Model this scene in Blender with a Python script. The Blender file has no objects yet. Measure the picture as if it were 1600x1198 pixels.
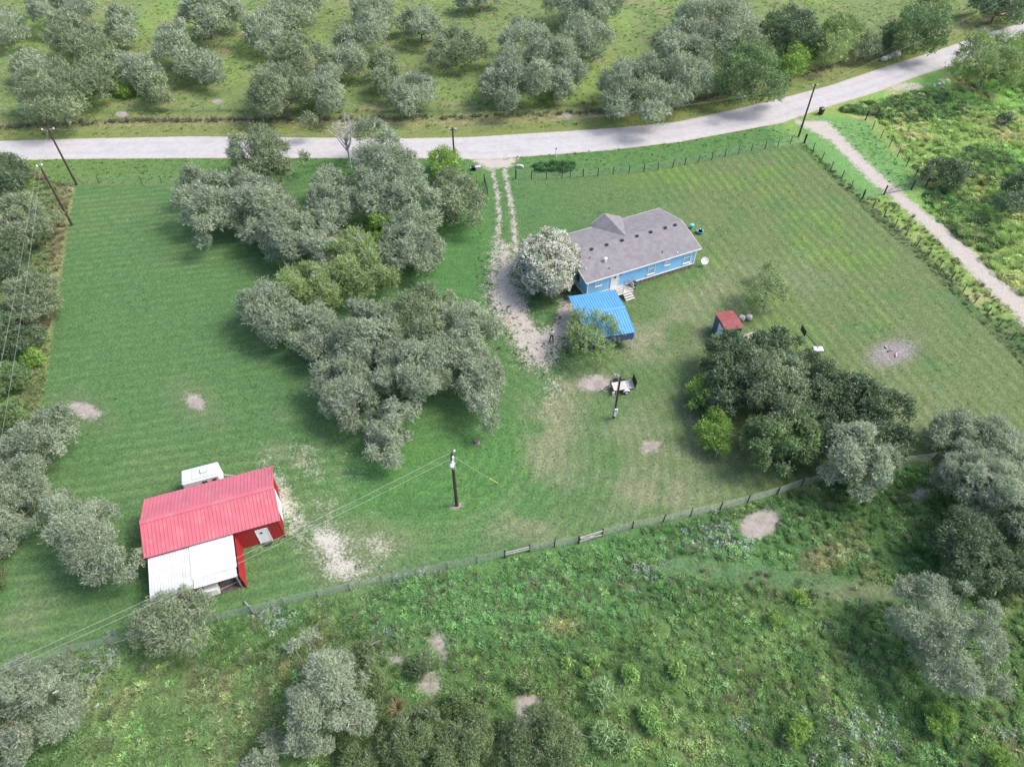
import bpy, math, random
import numpy as np
from mathutils import Vector, Matrix

random.seed(7)
RNG = np.random.default_rng(7)
scene = bpy.context.scene
COL = scene.collection

# ---------------------------------------------------------------- camera, sky, sun, exposure
CAM_H, PITCH, FPX = 55.0, math.radians(47.7), 1100.0      # metres above ground, degrees below horizon, focal length for a 1600 wide frame
cam_data = bpy.data.cameras.new('camera')
cam_data.sensor_width = 36.0
cam_data.lens = 36.0 * FPX / 1600.0
cam_data.clip_start = 0.5
cam_data.clip_end = 6000.0
cam = bpy.data.objects.new('camera', cam_data)
cam.location = (0, 0, CAM_H)
cam.rotation_euler = (math.pi / 2 - PITCH, 0, 0)
COL.objects.link(cam)
scene.camera = cam

SUN_EL, SUN_AZ = math.radians(52), math.radians(2)         # azimuth from +X towards +Y
world = bpy.data.worlds.new('World')
scene.world = world
world.use_nodes = True
wn = world.node_tree
wn.nodes.clear()
w_out = wn.nodes.new('ShaderNodeOutputWorld')
w_bg = wn.nodes.new('ShaderNodeBackground')
w_sky = wn.nodes.new('ShaderNodeTexSky')
w_sky.sky_type = 'NISHITA'
w_sky.sun_disc = False
w_sky.sun_elevation = SUN_EL
w_sky.sun_rotation = math.pi / 2 - SUN_AZ
w_sky.air_density = 0.8
w_sky.dust_density = 3.0
w_sky.ozone_density = 1.0
w_bg.inputs['Strength'].default_value = 0.14
wn.links.new(w_sky.outputs[0], w_bg.inputs[0])
wn.links.new(w_bg.outputs[0], w_out.inputs[0])

sun_data = bpy.data.lights.new('sun', 'SUN')
sun_data.energy = 1.35
sun_data.angle = math.radians(20)
sun_data.color = (1.0, 0.95, 0.87)
sun = bpy.data.objects.new('sun', sun_data)
sd = Vector((math.cos(SUN_EL) * math.cos(SUN_AZ), math.cos(SUN_EL) * math.sin(SUN_AZ), math.sin(SUN_EL)))
sun.rotation_euler = sd.to_track_quat('Z', 'Y').to_euler()
sun.location = (60, 60, 90)
COL.objects.link(sun)

vs = scene.view_settings
vs.view_transform = 'Standard'
vs.look = 'None'
vs.gamma = 1.0
vs.use_curve_mapping = False
vs.exposure = 1.3

# ---------------------------------------------------------------- helpers
ST, CT = math.sin(PITCH), math.cos(PITCH)


def at(px, py, z=0.0):
    """The point at height z seen at a position of the surveyed photograph (1600 x 1198)."""
    u, v = (px - 800) / FPX, (py - 599) / FPX
    t = (CAM_H - z) / (ST + v * CT)
    return Vector((u * t, (CT - v * ST) * t, z))


def depth_of(p):
    return p.y * CT + (CAM_H - p.z) * ST


def height_to(base, py):
    """Height of an upright pole at base whose top is seen at row py."""
    lo, hi = 0.0, 20.0
    for _ in range(40):
        z = (lo + hi) / 2
        d = base.y * CT + (CAM_H - z) * ST
        up = base.y * ST + (z - CAM_H) * CT
        if 599 - FPX * up / d > py:
            lo = z
        else:
            hi = z
    return lo


class MB:
    """Collects shapes for one mesh object."""

    def __init__(s):
        s.v, s.f = [], []

    def add(s, vs, fs):
        o = len(s.v)
        s.v.extend([tuple(v) for v in vs])
        s.f.extend([tuple(i + o for i in f) for f in fs])
        return s

    def box(s, c, d, rz=0.0, m=None):
        x, y, z = d[0] / 2, d[1] / 2, d[2] / 2
        p = [Vector((a, b, e)) for e in (-z, z) for b in (-y, y) for a in (-x, x)]
        R = m if m is not None else Matrix.Rotation(rz, 3, 'Z')
        p = [R @ q + Vector(c) for q in p]
        return s.add(p, [(0, 2, 3, 1), (4, 5, 7, 6), (0, 1, 5, 4), (2, 6, 7, 3), (0, 4, 6, 2), (1, 3, 7, 5)])

    def bevbox(s, c, d, b=0.04, rz=0.0):
        """A box with chamfered vertical and top edges."""
        x, y, z = d[0] / 2, d[1] / 2, d[2] / 2
        R = Matrix.Rotation(rz, 3, 'Z')

        def ring(ix, zz):
            e = ix
            pts = [(-x + e + b, -y + e), (x - e - b, -y + e), (x - e, -y + e + b), (x - e, y - e - b), (x - e - b, y - e), (-x + e + b, y - e), (-x + e, y - e - b), (-x + e, -y + e + b)]
            return [R @ Vector((q[0], q[1], zz)) + Vector(c) for q in pts]
        rs = ring(b * .5, -z) + ring(0, -z + b * .5) + ring(0, z - b) + ring(b, z)
        fs = []
        for k in range(3):
            for i in range(8):
                j = (i + 1) % 8
                fs.append((k * 8 + i, k * 8 + j, k * 8 + 8 + j, k * 8 + 8 + i))
        fs.append(tuple(range(24, 32)))
        fs.append(tuple(reversed(range(8))))
        return s.add(rs, fs)

    def tube(s, pts, r, n=6, cap=True):
        pts = [Vector(p) for p in pts]
        rr = r if isinstance(r, (list, tuple)) else [r] * len(pts)
        vs_, fs = [], []
        ref = None
        for i, p in enumerate(pts):
            d = (pts[min(i + 1, len(pts) - 1)] - pts[max(i - 1, 0)])
            if d.length < 1e-9:
                d = Vector((0, 0, 1))
            d.normalize()
            if ref is None:
                ref = d.orthogonal().normalized()
            a = (ref - d * ref.dot(d))
            a = a.normalized() if a.length > 1e-6 else d.orthogonal().normalized()
            ref = a
            b = d.cross(a)
            for k in range(n):
                t = 2 * math.pi * k / n
                vs_.append(p + (a * math.cos(t) + b * math.sin(t)) * rr[i])
        for i in range(len(pts) - 1):
            for k in range(n):
                j = (k + 1) % n
                fs.append((i * n + k, i * n + j, (i + 1) * n + j, (i + 1) * n + k))
        if cap:
            fs.append(tuple(reversed(range(n))))
            m = (len(pts) - 1) * n
            fs.append(tuple(range(m, m + n)))
        return s.add(vs_, fs)

    def cyl(s, c, r, h, n=16, r2=None):
        c = Vector(c)
        return s.tube([c, c + Vector((0, 0, h))], [r, r if r2 is None else r2], n)

    def lathe(s, c, prof, n=20, m=None):
        c = Vector(c)
        vs_, fs = [], []
        for (r, z) in prof:
            for k in range(n):
                t = 2 * math.pi * k / n
                q = Vector((r * math.cos(t), r * math.sin(t), z))
                vs_.append(c + (m @ q if m is not None else q))
        for i in range(len(prof) - 1):
            for k in range(n):
                j = (k + 1) % n
                fs.append((i * n + k, i * n + j, (i + 1) * n + j, (i + 1) * n + k))
        fs.append(tuple(reversed(range(n))))
        q = (len(prof) - 1) * n
        fs.append(tuple(range(q, q + n)))
        return s.add(vs_, fs)

    def prism(s, poly, vec):
        """Extrude a 3D polygon along a vector."""
        n = len(poly)
        a = [Vector(p) for p in poly]
        b = [p + Vector(vec) for p in a]
        fs = [tuple(reversed(range(n))), tuple(range(n, 2 * n))]
        for i in range(n):
            j = (i + 1) % n
            fs.append((i, j, n + j, n + i))
        return s.add(a + b, fs)


def obj(name, mb, material, parent=None, smooth=False, **props):
    me = bpy.data.meshes.new(name)
    me.from_pydata(mb.v, [], mb.f)
    me.update()
    if smooth:
        me.polygons.foreach_set('use_smooth', [True] * len(me.polygons))
    if material is not None:
        me.materials.append(material)
    o = bpy.data.objects.new(name, me)
    COL.objects.link(o)
    if parent is not None:
        o.parent = parent
    for k, v in props.items():
        o[k] = v
    return o


def thing(name, label, cat, loc=(0, 0, 0), rz=0.0, group=None):
    o = bpy.data.objects.new(name, None)
    o.empty_display_size = 0.3
    COL.objects.link(o)
    o.location = loc
    o.rotation_euler = (0, 0, rz)
    o['label'] = label
    o['category'] = cat
    if group:
        o['group'] = group
    return o


def tag(o, label, cat, group=None):
    o['label'] = label
    o['category'] = cat
    if group:
        o['group'] = group
    return o


def part_copy(src, parent, **props):
    c = src.copy()
    COL.objects.link(c)
    c.parent = parent
    for k, v in props.items():
        c[k] = v
    return c


# ---------------------------------------------------------------- materials
def nt_new(name):
    m = bpy.data.materials.new(name)
    m.use_nodes = True
    nt = m.node_tree
    nt.nodes.clear()
    out = nt.nodes.new('ShaderNodeOutputMaterial')
    return m, nt, out


def N(nt, kind, **kw):
    n = nt.nodes.new(kind)
    for k, v in kw.items():
        if hasattr(n, k):
            setattr(n, k, v)
        else:
            n.inputs[k.replace('_', ' ')].default_value = v
    return n


def mix_rgb(nt, fac, a, b, blend='MIX'):
    n = nt.nodes.new('ShaderNodeMix')
    n.data_type = 'RGBA'
    n.blend_type = blend
    for i, v in ((0, fac), (6, a), (7, b)):
        if isinstance(v, (int, float)):
            n.inputs[i].default_value = v
        elif isinstance(v, tuple):
            n.inputs[i].default_value = v if len(v) == 4 else (*v, 1)
        else:
            nt.links.new(v, n.inputs[i])
    return n.outputs[2]


def math_n(nt, op, a, b=0.0, clamp=False):
    n = nt.nodes.new('ShaderNodeMath')
    n.operation = op
    n.use_clamp = clamp
    for i, v in ((0, a), (1, b)):
        if isinstance(v, (int, float)):
            n.inputs[i].default_value = v
        else:
            nt.links.new(v, n.inputs[i])
    return n.outputs[0]


def smooth_n(nt, v, lo, hi, a=0.0, b=1.0):
    n = nt.nodes.new('ShaderNodeMapRange')
    n.interpolation_type = 'SMOOTHSTEP'
    nt.links.new(v, n.inputs[0])
    for i, q in ((1, lo), (2, hi), (3, a), (4, b)):
        n.inputs[i].default_value = q
    return n.outputs[0]


def mat(name, col, rough=0.6, var=0.15, scale=6.0, metal=0.0, spec=0.5, bump=0.0, dirt=None, dirt_amt=0.4, dirt_scale=1.2, coat=0.0):
    m, nt, out = nt_new(name)
    b = N(nt, 'ShaderNodeBsdfPrincipled')
    b.inputs['Roughness'].default_value = rough
    b.inputs['Metallic'].default_value = metal
    b.inputs['Specular IOR Level'].default_value = spec
    b.inputs['Coat Weight'].default_value = coat
    b.inputs['Coat Roughness'].default_value = .3
    tc = N(nt, 'ShaderNodeTexCoord')
    nz = N(nt, 'ShaderNodeTexNoise', Scale=scale, Detail=5.0)
    nt.links.new(tc.outputs['Object'], nz.inputs['Vector'])
    lo = tuple(c * (1 - var) for c in col)
    hi = tuple(min(c * (1 + var), 1) for c in col)
    c = mix_rgb(nt, smooth_n(nt, nz.outputs[0], .3, .7), lo, hi)
    if dirt is not None:
        n2 = N(nt, 'ShaderNodeTexNoise', Scale=dirt_scale, Detail=7.0, Roughness=0.65)
        nt.links.new(tc.outputs['Object'], n2.inputs['Vector'])
        c = mix_rgb(nt, math_n(nt, 'MULTIPLY', smooth_n(nt, n2.outputs[0], .48, .72), dirt_amt), c, dirt)
    nt.links.new(c, b.inputs['Base Color'])
    if bump:
        bp = N(nt, 'ShaderNodeBump', Strength=bump, Distance=0.03)
        nt.links.new(nz.outputs[0], bp.inputs['Height'])
        nt.links.new(bp.outputs[0], b.inputs['Normal'])
    nt.links.new(b.outputs[0], out.inputs[0])
    return m


def leaf_mat(name, ca, cb, rough=0.5, trans=0.25, instancer=False, spec=0.4):
    """Leaves: each sprig has its own tint between two foliage colours; a little light passes through."""
    m, nt, out = nt_new(name)
    at_ = N(nt, 'ShaderNodeAttribute', attribute_name='leaf_tint')
    c = mix_rgb(nt, at_.outputs['Fac'], ca, cb)
    if instancer:
        ai = N(nt, 'ShaderNodeAttribute', attribute_name='tint', attribute_type='INSTANCER')
        c = mix_rgb(nt, 1.0, ai.outputs['Color'], c, 'MULTIPLY')
    b = N(nt, 'ShaderNodeBsdfPrincipled')
    b.inputs['Roughness'].default_value = rough
    b.inputs['Specular IOR Level'].default_value = spec
    t = N(nt, 'ShaderNodeBsdfTranslucent')
    nt.links.new(c, b.inputs['Base Color'])
    nt.links.new(mix_rgb(nt, 1.0, c, (1.05, 1.12, .78, 1), 'MULTIPLY'), t.inputs['Color'])
    mx = N(nt, 'ShaderNodeMixShader')
    mx.inputs[0].default_value = trans
    nt.links.new(b.outputs[0], mx.inputs[1])
    nt.links.new(t.outputs[0], mx.inputs[2])
    nt.links.new(mx.outputs[0], out.inputs[0])
    return m


M = dict(
    red_roof=mat('red_roof_paint', (.46, .10, .125), .4, .07, .8, spec=.7, coat=.8, dirt=(.44, .19, .19), dirt_amt=.6),
    red_wall=mat('red_wall_paint', (.36, .022, .03), .45, .08, 1.0, dirt=(.30, .05, .04), dirt_amt=.4),
    white_roof=mat('white_sheet_metal', (.55, .57, .59), .4, .04, 2.0, dirt=(.40, .36, .31), dirt_amt=.45),
    grey_roof=mat('galvanised_sheet_metal', (.49, .50, .535), .38, .05, 2.0, metal=.0, dirt=(.36, .33, .30), dirt_amt=.4),
    blue_roof=mat('blue_roof_paint', (.085, .30, .56), .38, .07, 1.0, spec=.6, coat=.4, dirt=(.14, .34, .55), dirt_amt=.5),
    blue_wall=mat('sky_blue_siding', (.23, .49, .75), .6, .06, 1.5, dirt=(.26, .46, .66), dirt_amt=.45),
    navy_wall=mat('slate_blue_siding', (.07, .10, .20), .6, .1, 2),
    white=mat('white_paint', (.78, .78, .77), .5, .03, 4, dirt=(.55, .53, .48), dirt_amt=.3),
    shed_blue=mat('grey_blue_siding', (.10, .12, .18), .65, .1, 2.5),
    shed_door=mat('pale_door_paint', (.66, .71, .74), .5, .04, 3, dirt=(.5, .5, .5), dirt_amt=.3),
    rust_roof=mat('red_brown_roof', (.22, .05, .045), .55, .12, 2.5, dirt=(.30, .10, .07), dirt_amt=.6),
    glass=mat('window_glass', (.10, .12, .13), .12, .3, 2.0, spec=.8),
    curtain=mat('pale_curtain', (.55, .54, .50), .8, .1, 6),
    dark=mat('black_plastic', (.018, .018, .02), .45, .2, 5),
    rubber=mat('tyre_rubber', (.022, .022, .022), .8, .2, 8),
    steel=mat('galvanised_steel', (.42, .43, .44), .4, .12, 6, metal=.5),
    darksteel=mat('painted_black_steel', (.03, .03, .033), .5, .2, 5),
    wire=mat('weathered_fence_wire', (.30, .34, .31), .5, .15, 3, metal=.3),
    cable=mat('aluminium_cable', (.46, .48, .44), .45, .1, 3, metal=.2),
    wood=mat('grey_weathered_wood', (.30, .27, .24), .8, .25, 5, bump=.4, dirt=(.18, .15, .12)),
    paleboard=mat('pale_weathered_board', (.48, .45, .41), .8, .2, 5, bump=.3, dirt=(.28, .25, .21)),
    pole=mat('creosoted_pole_wood', (.055, .036, .026), .85, .3, 8, bump=.4, dirt=(.11, .085, .065)),
    post=mat('dark_fence_post', (.05, .042, .036), .85, .3, 7, bump=.3),
    postpale=mat('grey_cedar_post', (.24, .21, .18), .85, .25, 7, bump=.3),
    bark=mat('grey_bark', (.17, .15, .125), .9, .3, 5, bump=.6, dirt=(.26, .25, .22)),
    palebark=mat('pale_dead_twig', (.44, .42, .39), .85, .2, 6),
    concrete=mat('concrete', (.42, .41, .39), .85, .12, 6, bump=.3, dirt=(.3, .28, .25)),
    rock=mat('pale_limestone', (.50, .48, .45), .9, .15, 4, bump=.6, dirt=(.3, .28, .25)),
    skirting=mat('grey_brown_skirting', (.17, .145, .12), .85, .35, 3.0, bump=.5),
    yellow=mat('yellow_plastic', (.62, .46, .14), .5, .08, 6),
    orange=mat('orange_paint', (.7, .16, .03), .5, .08, 6),
    teal=mat('teal_plastic', (.10, .42, .38), .5, .1, 5),
    blueplastic=mat('blue_plastic', (.07, .16, .34), .45, .15, 4),
    rvroof=mat('pale_blue_white_roof', (.52, .62, .72), .4, .05, 3, dirt=(.42, .48, .55)),
    rvline=mat('blue_grey_seam', (.12, .18, .30), .6, .1, 5),
    skin=mat('skin', (.42, .25, .17), .55, .05, 8),
    hair=mat('dark_hair', (.012, .009, .008), .6, .2, 9),
    shirt=mat('white_cotton', (.76, .76, .75), .8, .03, 12),
    denim=mat('navy_denim', (.022, .026, .06), .85, .2, 12),
    straw=mat('dead_twigs', (.30, .23, .13), .9, .25, 5),
    soil=mat('dark_floor_soil', (.10, .085, .075), .95, .3, 3),
)


def shingle_mat():
    m, nt, out = nt_new('grey_roof_shingles')
    b = N(nt, 'ShaderNodeBsdfPrincipled', Roughness=.9)
    tc = N(nt, 'ShaderNodeTexCoord')
    br = N(nt, 'ShaderNodeTexBrick', Scale=1.0)
    br.inputs['Color1'].default_value = (.165, .157, .162, 1)
    br.inputs['Color2'].default_value = (.215, .205, .212, 1)
    br.inputs['Mortar'].default_value = (.13, .12, .13, 1)
    br.inputs['Mortar Size'].default_value = .012
    br.inputs['Brick Width'].default_value = .32
    br.inputs['Row Height'].default_value = .15
    nt.links.new(tc.outputs['Object'], br.inputs['Vector'])
    nz = N(nt, 'ShaderNodeTexNoise', Scale=1.4, Detail=8.0, Roughness=.75)
    nt.links.new(tc.outputs['Object'], nz.inputs['Vector'])
    c = mix_rgb(nt, .55, br.outputs[0], mix_rgb(nt, smooth_n(nt, nz.outputs[0], .3, .7), (.145, .135, .14), (.27, .255, .262)))
    nt.links.new(c, b.inputs['Base Color'])
    bp = N(nt, 'ShaderNodeBump', Strength=.5, Distance=.02)
    nt.links.new(br.outputs[1], bp.inputs['Height'])
    nt.links.new(bp.outputs[0], b.inputs['Normal'])
    nt.links.new(b.outputs[0], out.inputs[0])
    return m


M['shingle'] = shingle_mat()

# ---------------------------------------------------------------- the ground: one surveyed grid, split into its zones
GX0, GX1, GY0, GY1, GS = -126.0, 126.0, 4.0, 186.0, 0.4
nx, ny = int((GX1 - GX0) / GS) + 1, int((GY1 - GY0) / GS) + 1
gx = np.linspace(GX0, GX1, nx)
gy = np.linspace(GY0, GY1, ny)
PX, PY = np.meshgrid(gx, gy)
PX, PY = PX.ravel(), PY.ravel()


def vnoise(x, y, scale, seed):
    r = np.random.default_rng(seed)
    tab = r.random((64, 64))
    u, v = x * scale + 1000.3, y * scale + 1000.7
    iu, iv = np.floor(u).astype(int), np.floor(v).astype(int)
    fu, fv = u - iu, v - iv
    fu, fv = fu * fu * (3 - 2 * fu), fv * fv * (3 - 2 * fv)
    a, b = tab[iu % 64, iv % 64], tab[(iu + 1) % 64, iv % 64]
    c, d = tab[iu % 64, (iv + 1) % 64], tab[(iu + 1) % 64, (iv + 1) % 64]
    return (a * (1 - fu) + b * fu) * (1 - fv) + (c * (1 - fu) + d * fu) * fv


def fbm(x, y, scale, seed, octv=4):
    t, w, s = 0, 0, 1.0
    for k in range(octv):
        t = t + s * vnoise(x + 17.1 * k, y - 9.3 * k, scale * 2 ** k, seed + k)
        w += s
        s *= .55
    return t / w


def world_poly(pts):
    return np.array([at(*p).to_2d() for p in pts])


def sd_poly(pts, x=None, y=None, raw=False):
    """Signed distance in metres, negative inside."""
    x = PX if x is None else x
    y = PY if y is None else y
    P = np.array(pts) if raw else world_poly(pts)
    d = np.full(x.shape, 1e9)
    inside = np.zeros(x.shape, bool)
    n = len(P)
    for i in range(n):
        ax, ay = P[i]
        bx, by = P[(i + 1) % n]
        ex, ey = bx - ax, by - ay
        t = np.clip(((x - ax) * ex + (y - ay) * ey) / (ex * ex + ey * ey + 1e-12), 0, 1)
        d = np.minimum(d, np.hypot(x - ax - t * ex, y - ay - t * ey))
        c = (ay > y) != (by > y)
        with np.errstate(divide='ignore', invalid='ignore'):
            xi = ax + (y - ay) * ex / (ey if abs(ey) > 1e-12 else 1e-12)
        inside ^= c & (x < xi)
    return np.where(inside, -d, d)


def d_line(pts, x=None, y=None):
    x = PX if x is None else x
    y = PY if y is None else y
    P = world_poly(pts)
    d = np.full(x.shape, 1e9)
    for i in range(len(P) - 1):
        ax, ay = P[i]
        ex, ey = P[i + 1] - P[i]
        t = np.clip(((x - ax) * ex + (y - ay) * ey) / (ex * ex + ey * ey + 1e-12), 0, 1)
        d = np.minimum(d, np.hypot(x - ax - t * ex, y - ay - t * ey))
    return d


def ell(cx, cy, rx, ry, x=None, y=None):
    """Approximate signed distance (m) to a ground ellipse given in the photograph."""
    x = PX if x is None else x
    y = PY if y is None else y
    c, e, f = at(cx, cy), at(cx + rx, cy), at(cx, cy - ry)
    a, b = abs(e.x - c.x), abs(f.y - c.y)
    th_ = c.x / c.y
    q = np.hypot((x - c.x - (y - c.y) * th_) / a, (y - c.y) / b)
    return (q - 1) * min(a, b)


ROAD_TOP = [(-260, 226), (0, 221), (150, 217), (300, 214), (500, 216), (640, 217), (740, 215), (850, 208), (960, 201), (1060, 191), (1161, 169), (1230, 152), (1296, 135), (1397, 101), (1465, 80), (1532, 56), (1600, 36), (1720, 0), (1900, -50)]
ROAD_BOT = [(1900, -25), (1720, 18), (1600, 54), (1560, 74), (1499, 98), (1431, 119), (1364, 145), (1279, 170), (1222, 191), (1130, 208), (1060, 221), (950, 234), (830, 243), (760, 248), (640, 246), (480, 246), (300, 246), (150, 247), (0, 249), (-260, 256)]
ROAD = ROAD_TOP + ROAD_BOT
LAWN = [(118, 290), (285, 288), (520, 284), (757, 284), (782, 281), (806, 280), (891, 276), (1006, 268), (1112, 250), (1195, 233), (1256, 224), (1298, 265), (1346, 311), (1450, 402), (1600, 557), (1760, 690), (1700, 668), (1600, 687), (1458, 718), (1300, 748), (1252, 760), (1125, 796), (1036, 816), (904, 848), (789, 870), (598, 910), (446, 944), (342, 969), (212, 996), (114, 1018), (0, 1062), (-130, 1110), (0, 985), (30, 830), (62, 650), (85, 500), (107, 352)]
VERGE = [(-300, 258), (0, 249), (300, 246), (760, 247), (1060, 221), (1222, 191), (1256, 222), (1112, 250), (1006, 268), (891, 276), (806, 280), (757, 284), (285, 288), (118, 290), (-300, 300)]
TRACK = [(1245, 190), (1290, 190), (1322, 222), (1352, 253), (1380, 278), (1412, 305), (1440, 330), (1470, 352), (1520, 395), (1560, 435), (1610, 478), (1700, 560), (1690, 600), (1590, 490), (1540, 445), (1500, 405), (1460, 366), (1425, 333), (1392, 304), (1362, 282), (1330, 250), (1300, 220), (1270, 203)]
EAST_VERGE = [(1290, 180), (1352, 188), (1376, 215), (1402, 245), (1430, 276), (1446, 292), (1346, 311), (1298, 265), (1256, 223), (1240, 190)]
DRIVE_TRACK_A = [(742, 246), (768, 262), (777, 300), (780, 334), (778, 370), (772, 405), (768, 440)]
DRIVE_TRACK_B = [(790, 246), (788, 264), (795, 300), (801, 334), (806, 380), (806, 420)]
DRIVE_PAD = [(770, 370), (808, 378), (814, 430), (835, 475), (848, 492), (870, 462), (905, 455), (925, 500), (900, 535), (880, 545), (868, 575), (840, 582), (812, 566), (790, 530), (765, 490), (752, 465), (762, 420)]


def cov(sd_, soft):
    return np.clip(.5 - sd_ / soft, 0, 1)


sd_road = sd_poly(ROAD)
sd_lawn = sd_poly(LAWN)
sd_verge = sd_poly(VERGE)
sd_track = sd_poly(TRACK)
sd_everge = sd_poly(EAST_VERGE)
road_y = np.interp(PX, *np.array(sorted([tuple(at(*p).to_2d()) for p in ROAD_TOP])).T)
north = PY > road_y - 3
wn1 = fbm(PX, PY, .09, 11)
wn2 = fbm(PX, PY, .35, 23)
wn3 = fbm(PX, PY, .03, 37)

BARE_LAWN = [(131, 641, 24, 17), (305, 627, 17, 16), (1016, 698, 16, 13), (930, 598, 28, 16), (1394, 551, 34, 24), (525, 862, 40, 44)]
# zone colours (albedo of what grows or lies there)
base = np.zeros((PX.size, 3))


def paint(c, w):
    global base
    w = np.clip(w, 0, 1)[:, None]
    base = base * (1 - w) + np.array(c)[None, :] * w


# fields everywhere first: weedy bottom field, brushy field on the right, pasture beyond the road
base[:] = (.062, .110, .036)
paint((.040, .082, .026), np.clip((wn1 - .42) * 5, 0, 1))
paint((.095, .105, .045), np.clip((wn2 - .58) * 5, 0, 1) * .8)
past = np.where(north, 1.0, 0.0)
paint((.080, .108, .040), past)
paint((.092, .132, .040), past * np.clip((wn1 - .45) * 5, 0, 1))
paint((.120, .110, .058), past * np.clip((wn2 - .55) * 5, 0, 1) * .7)
paint((.05, .085, .028), past * np.clip((.42 - wn3) * 6, 0, 1) * .6)
right = (~north) & (sd_lawn > 0) & (PX > 40) & (PY > 60)
paint((.088, .125, .035), np.where(right, 1.0, 0))
paint((.075, .140, .036), np.where(right, np.clip((wn1 - .5) * 7, 0, 1), 0))
paint((.15, .135, .065), np.where(right, np.clip((wn2 - .55) * 6, 0, 1) * .7, 0))
left = (~north) & (sd_lawn > 0) & (PX < -40) & (PY > 30)
paint((.078, .11, .042), np.where(left, 1.0, 0))
paint((.125, .128, .06), np.where(left, np.clip((wn2 - .5) * 6, 0, 1) * .8, 0))
paint((.145, .148, .07), np.where(left, np.clip(1.2 - sd_lawn / 1.6, 0, 1), 0))
# verges
d_north = np.where(north, sd_road, 99)
paint((.085, .105, .035), np.clip(1 - (d_north - 7.5) / 1.5, 0, 1))
paint((.130, .115, .062), np.clip(1 - np.abs(d_north - 5.0) / 1.8, 0, 1) * (.35 + .9 * wn2))
paint((.045, .06, .026), np.clip(1 - np.abs(d_north - 8.6) / 1.0, 0, 1) * .7)
paint((.054, .108, .034), cov(sd_verge, 2.0))
paint((.058, .116, .036), cov(sd_everge, 1.6))
paint((.085, .12, .035), cov(sd_verge, 1.6) * np.clip((-30 - PX) / 40, 0, 1) * .6)
# the mown lawn: rich green in the west, more olive in the east
lw = cov(sd_lawn, .7)
east = np.clip((PX - 2) / 24, 0, 1)
paint((.051, .100, .036), lw)
paint((.062, .108, .040), lw * np.clip((wn1 - .48) * 5, 0, 1) * (1 - east) * .8)
paint((.044, .092, .034), lw * np.clip((.47 - wn3) * 8, 0, 1) * (1 - east) * .8)
paint((.076, .103, .042), lw * east)
paint((.075, .122, .031), lw * east * np.clip((wn1 - .5) * 5, 0, 1) * np.clip((PY - 45) / 25, 0, 1))
paint((.050, .100, .036), lw * np.clip((wn2 - .52) * 5, 0, 1) * .55)
paint((.048, .112, .032), lw * cov(sd_poly([(560, 700), (690, 655), (790, 660), (845, 700), (830, 790), (720, 840), (560, 830), (500, 780)]), 5) * .9)
paint((.044, .108, .032), lw * cov(sd_poly([(600, 290), (760, 290), (775, 400), (750, 470), (660, 470), (620, 400)]), 4) * .85)
for (cx, cy, rx, ry, a) in [(1040, 530, 62, 30, .9), (868, 640, 34, 70, .75), (850, 760, 30, 60, .6), (1020, 770, 80, 30, .7), (1110, 705, 28, 14, .7), (1085, 470, 40, 18, .6), (860, 600, 25, 30, .8), (800, 820, 60, 20, .5), (1080, 640, 30, 30, .4), (1200, 650, 200, 60, .2), (600, 850, 40, 25, .6), (470, 720, 40, 50, .5), (1250, 430, 60, 30, .3), (1150, 440, 40, 30, .5), (980, 700, 50, 60, .4), (40, 960, 60, 30, .45), (1400, 640, 90, 30, .35)]:
    paint((.142, .140, .086), lw * np.clip(.6 - ell(cx, cy, rx, ry) / 3.5, 0, 1) * a * np.clip((wn2 - .36) * 4, 0, 1))
# the weedy bottom field has its own patches
south = np.where((~north) & (sd_lawn > 0) & (PY < 55) & (PX > -40), 1.0, 0)
paint((.056, .120, .038), south * np.clip(.7 - np.minimum(ell(760, 930, 220, 55), ell(1000, 860, 160, 22)) / 3.0, 0, 1) * .9)
paint((.082, .125, .042), south * np.clip(.6 - ell(1200, 1060, 300, 110) / 5.0, 0, 1) * np.clip((wn2 - .35) * 3, 0, 1) * .8)
paint((.082, .102, .048), south * np.clip(.6 - ell(250, 1130, 240, 60) / 4.0, 0, 1) * np.clip((wn2 - .4) * 4, 0, 1) * .6)
paint((.055, .10, .045), south * np.clip(1 - np.abs(d_line([(1050, 880), (1150, 893), (1280, 912), (1400, 932), (1500, 940)])) / 1.6, 0, 1) * .9)
paint((.105, .115, .045), south * np.clip(.6 - ell(875, 975, 22, 14) / 1.2, 0, 1))
paint((.11, .118, .055), south * np.clip(.6 - ell(1290, 870, 34, 20) / 1.2, 0, 1) * .9)
paint((.12, .115, .07), south * np.clip(.6 - ell(1350, 925, 40, 9) / 1.2, 0, 1) * .8)

base *= np.where(north, 1.75, np.where(sd_lawn < 0, 1.45, 1.5))[:, None]
for e in BARE_LAWN:
    base = base * (1 - (np.clip(.5 - ell(*e) / 5.0, 0, 1) * .55)[:, None]) + np.array((.17, .165, .10)) * (np.clip(.5 - ell(*e) / 5.0, 0, 1) * .55)[:, None]
base *= np.where(right, 1.4, 1.0)[:, None]

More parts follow.
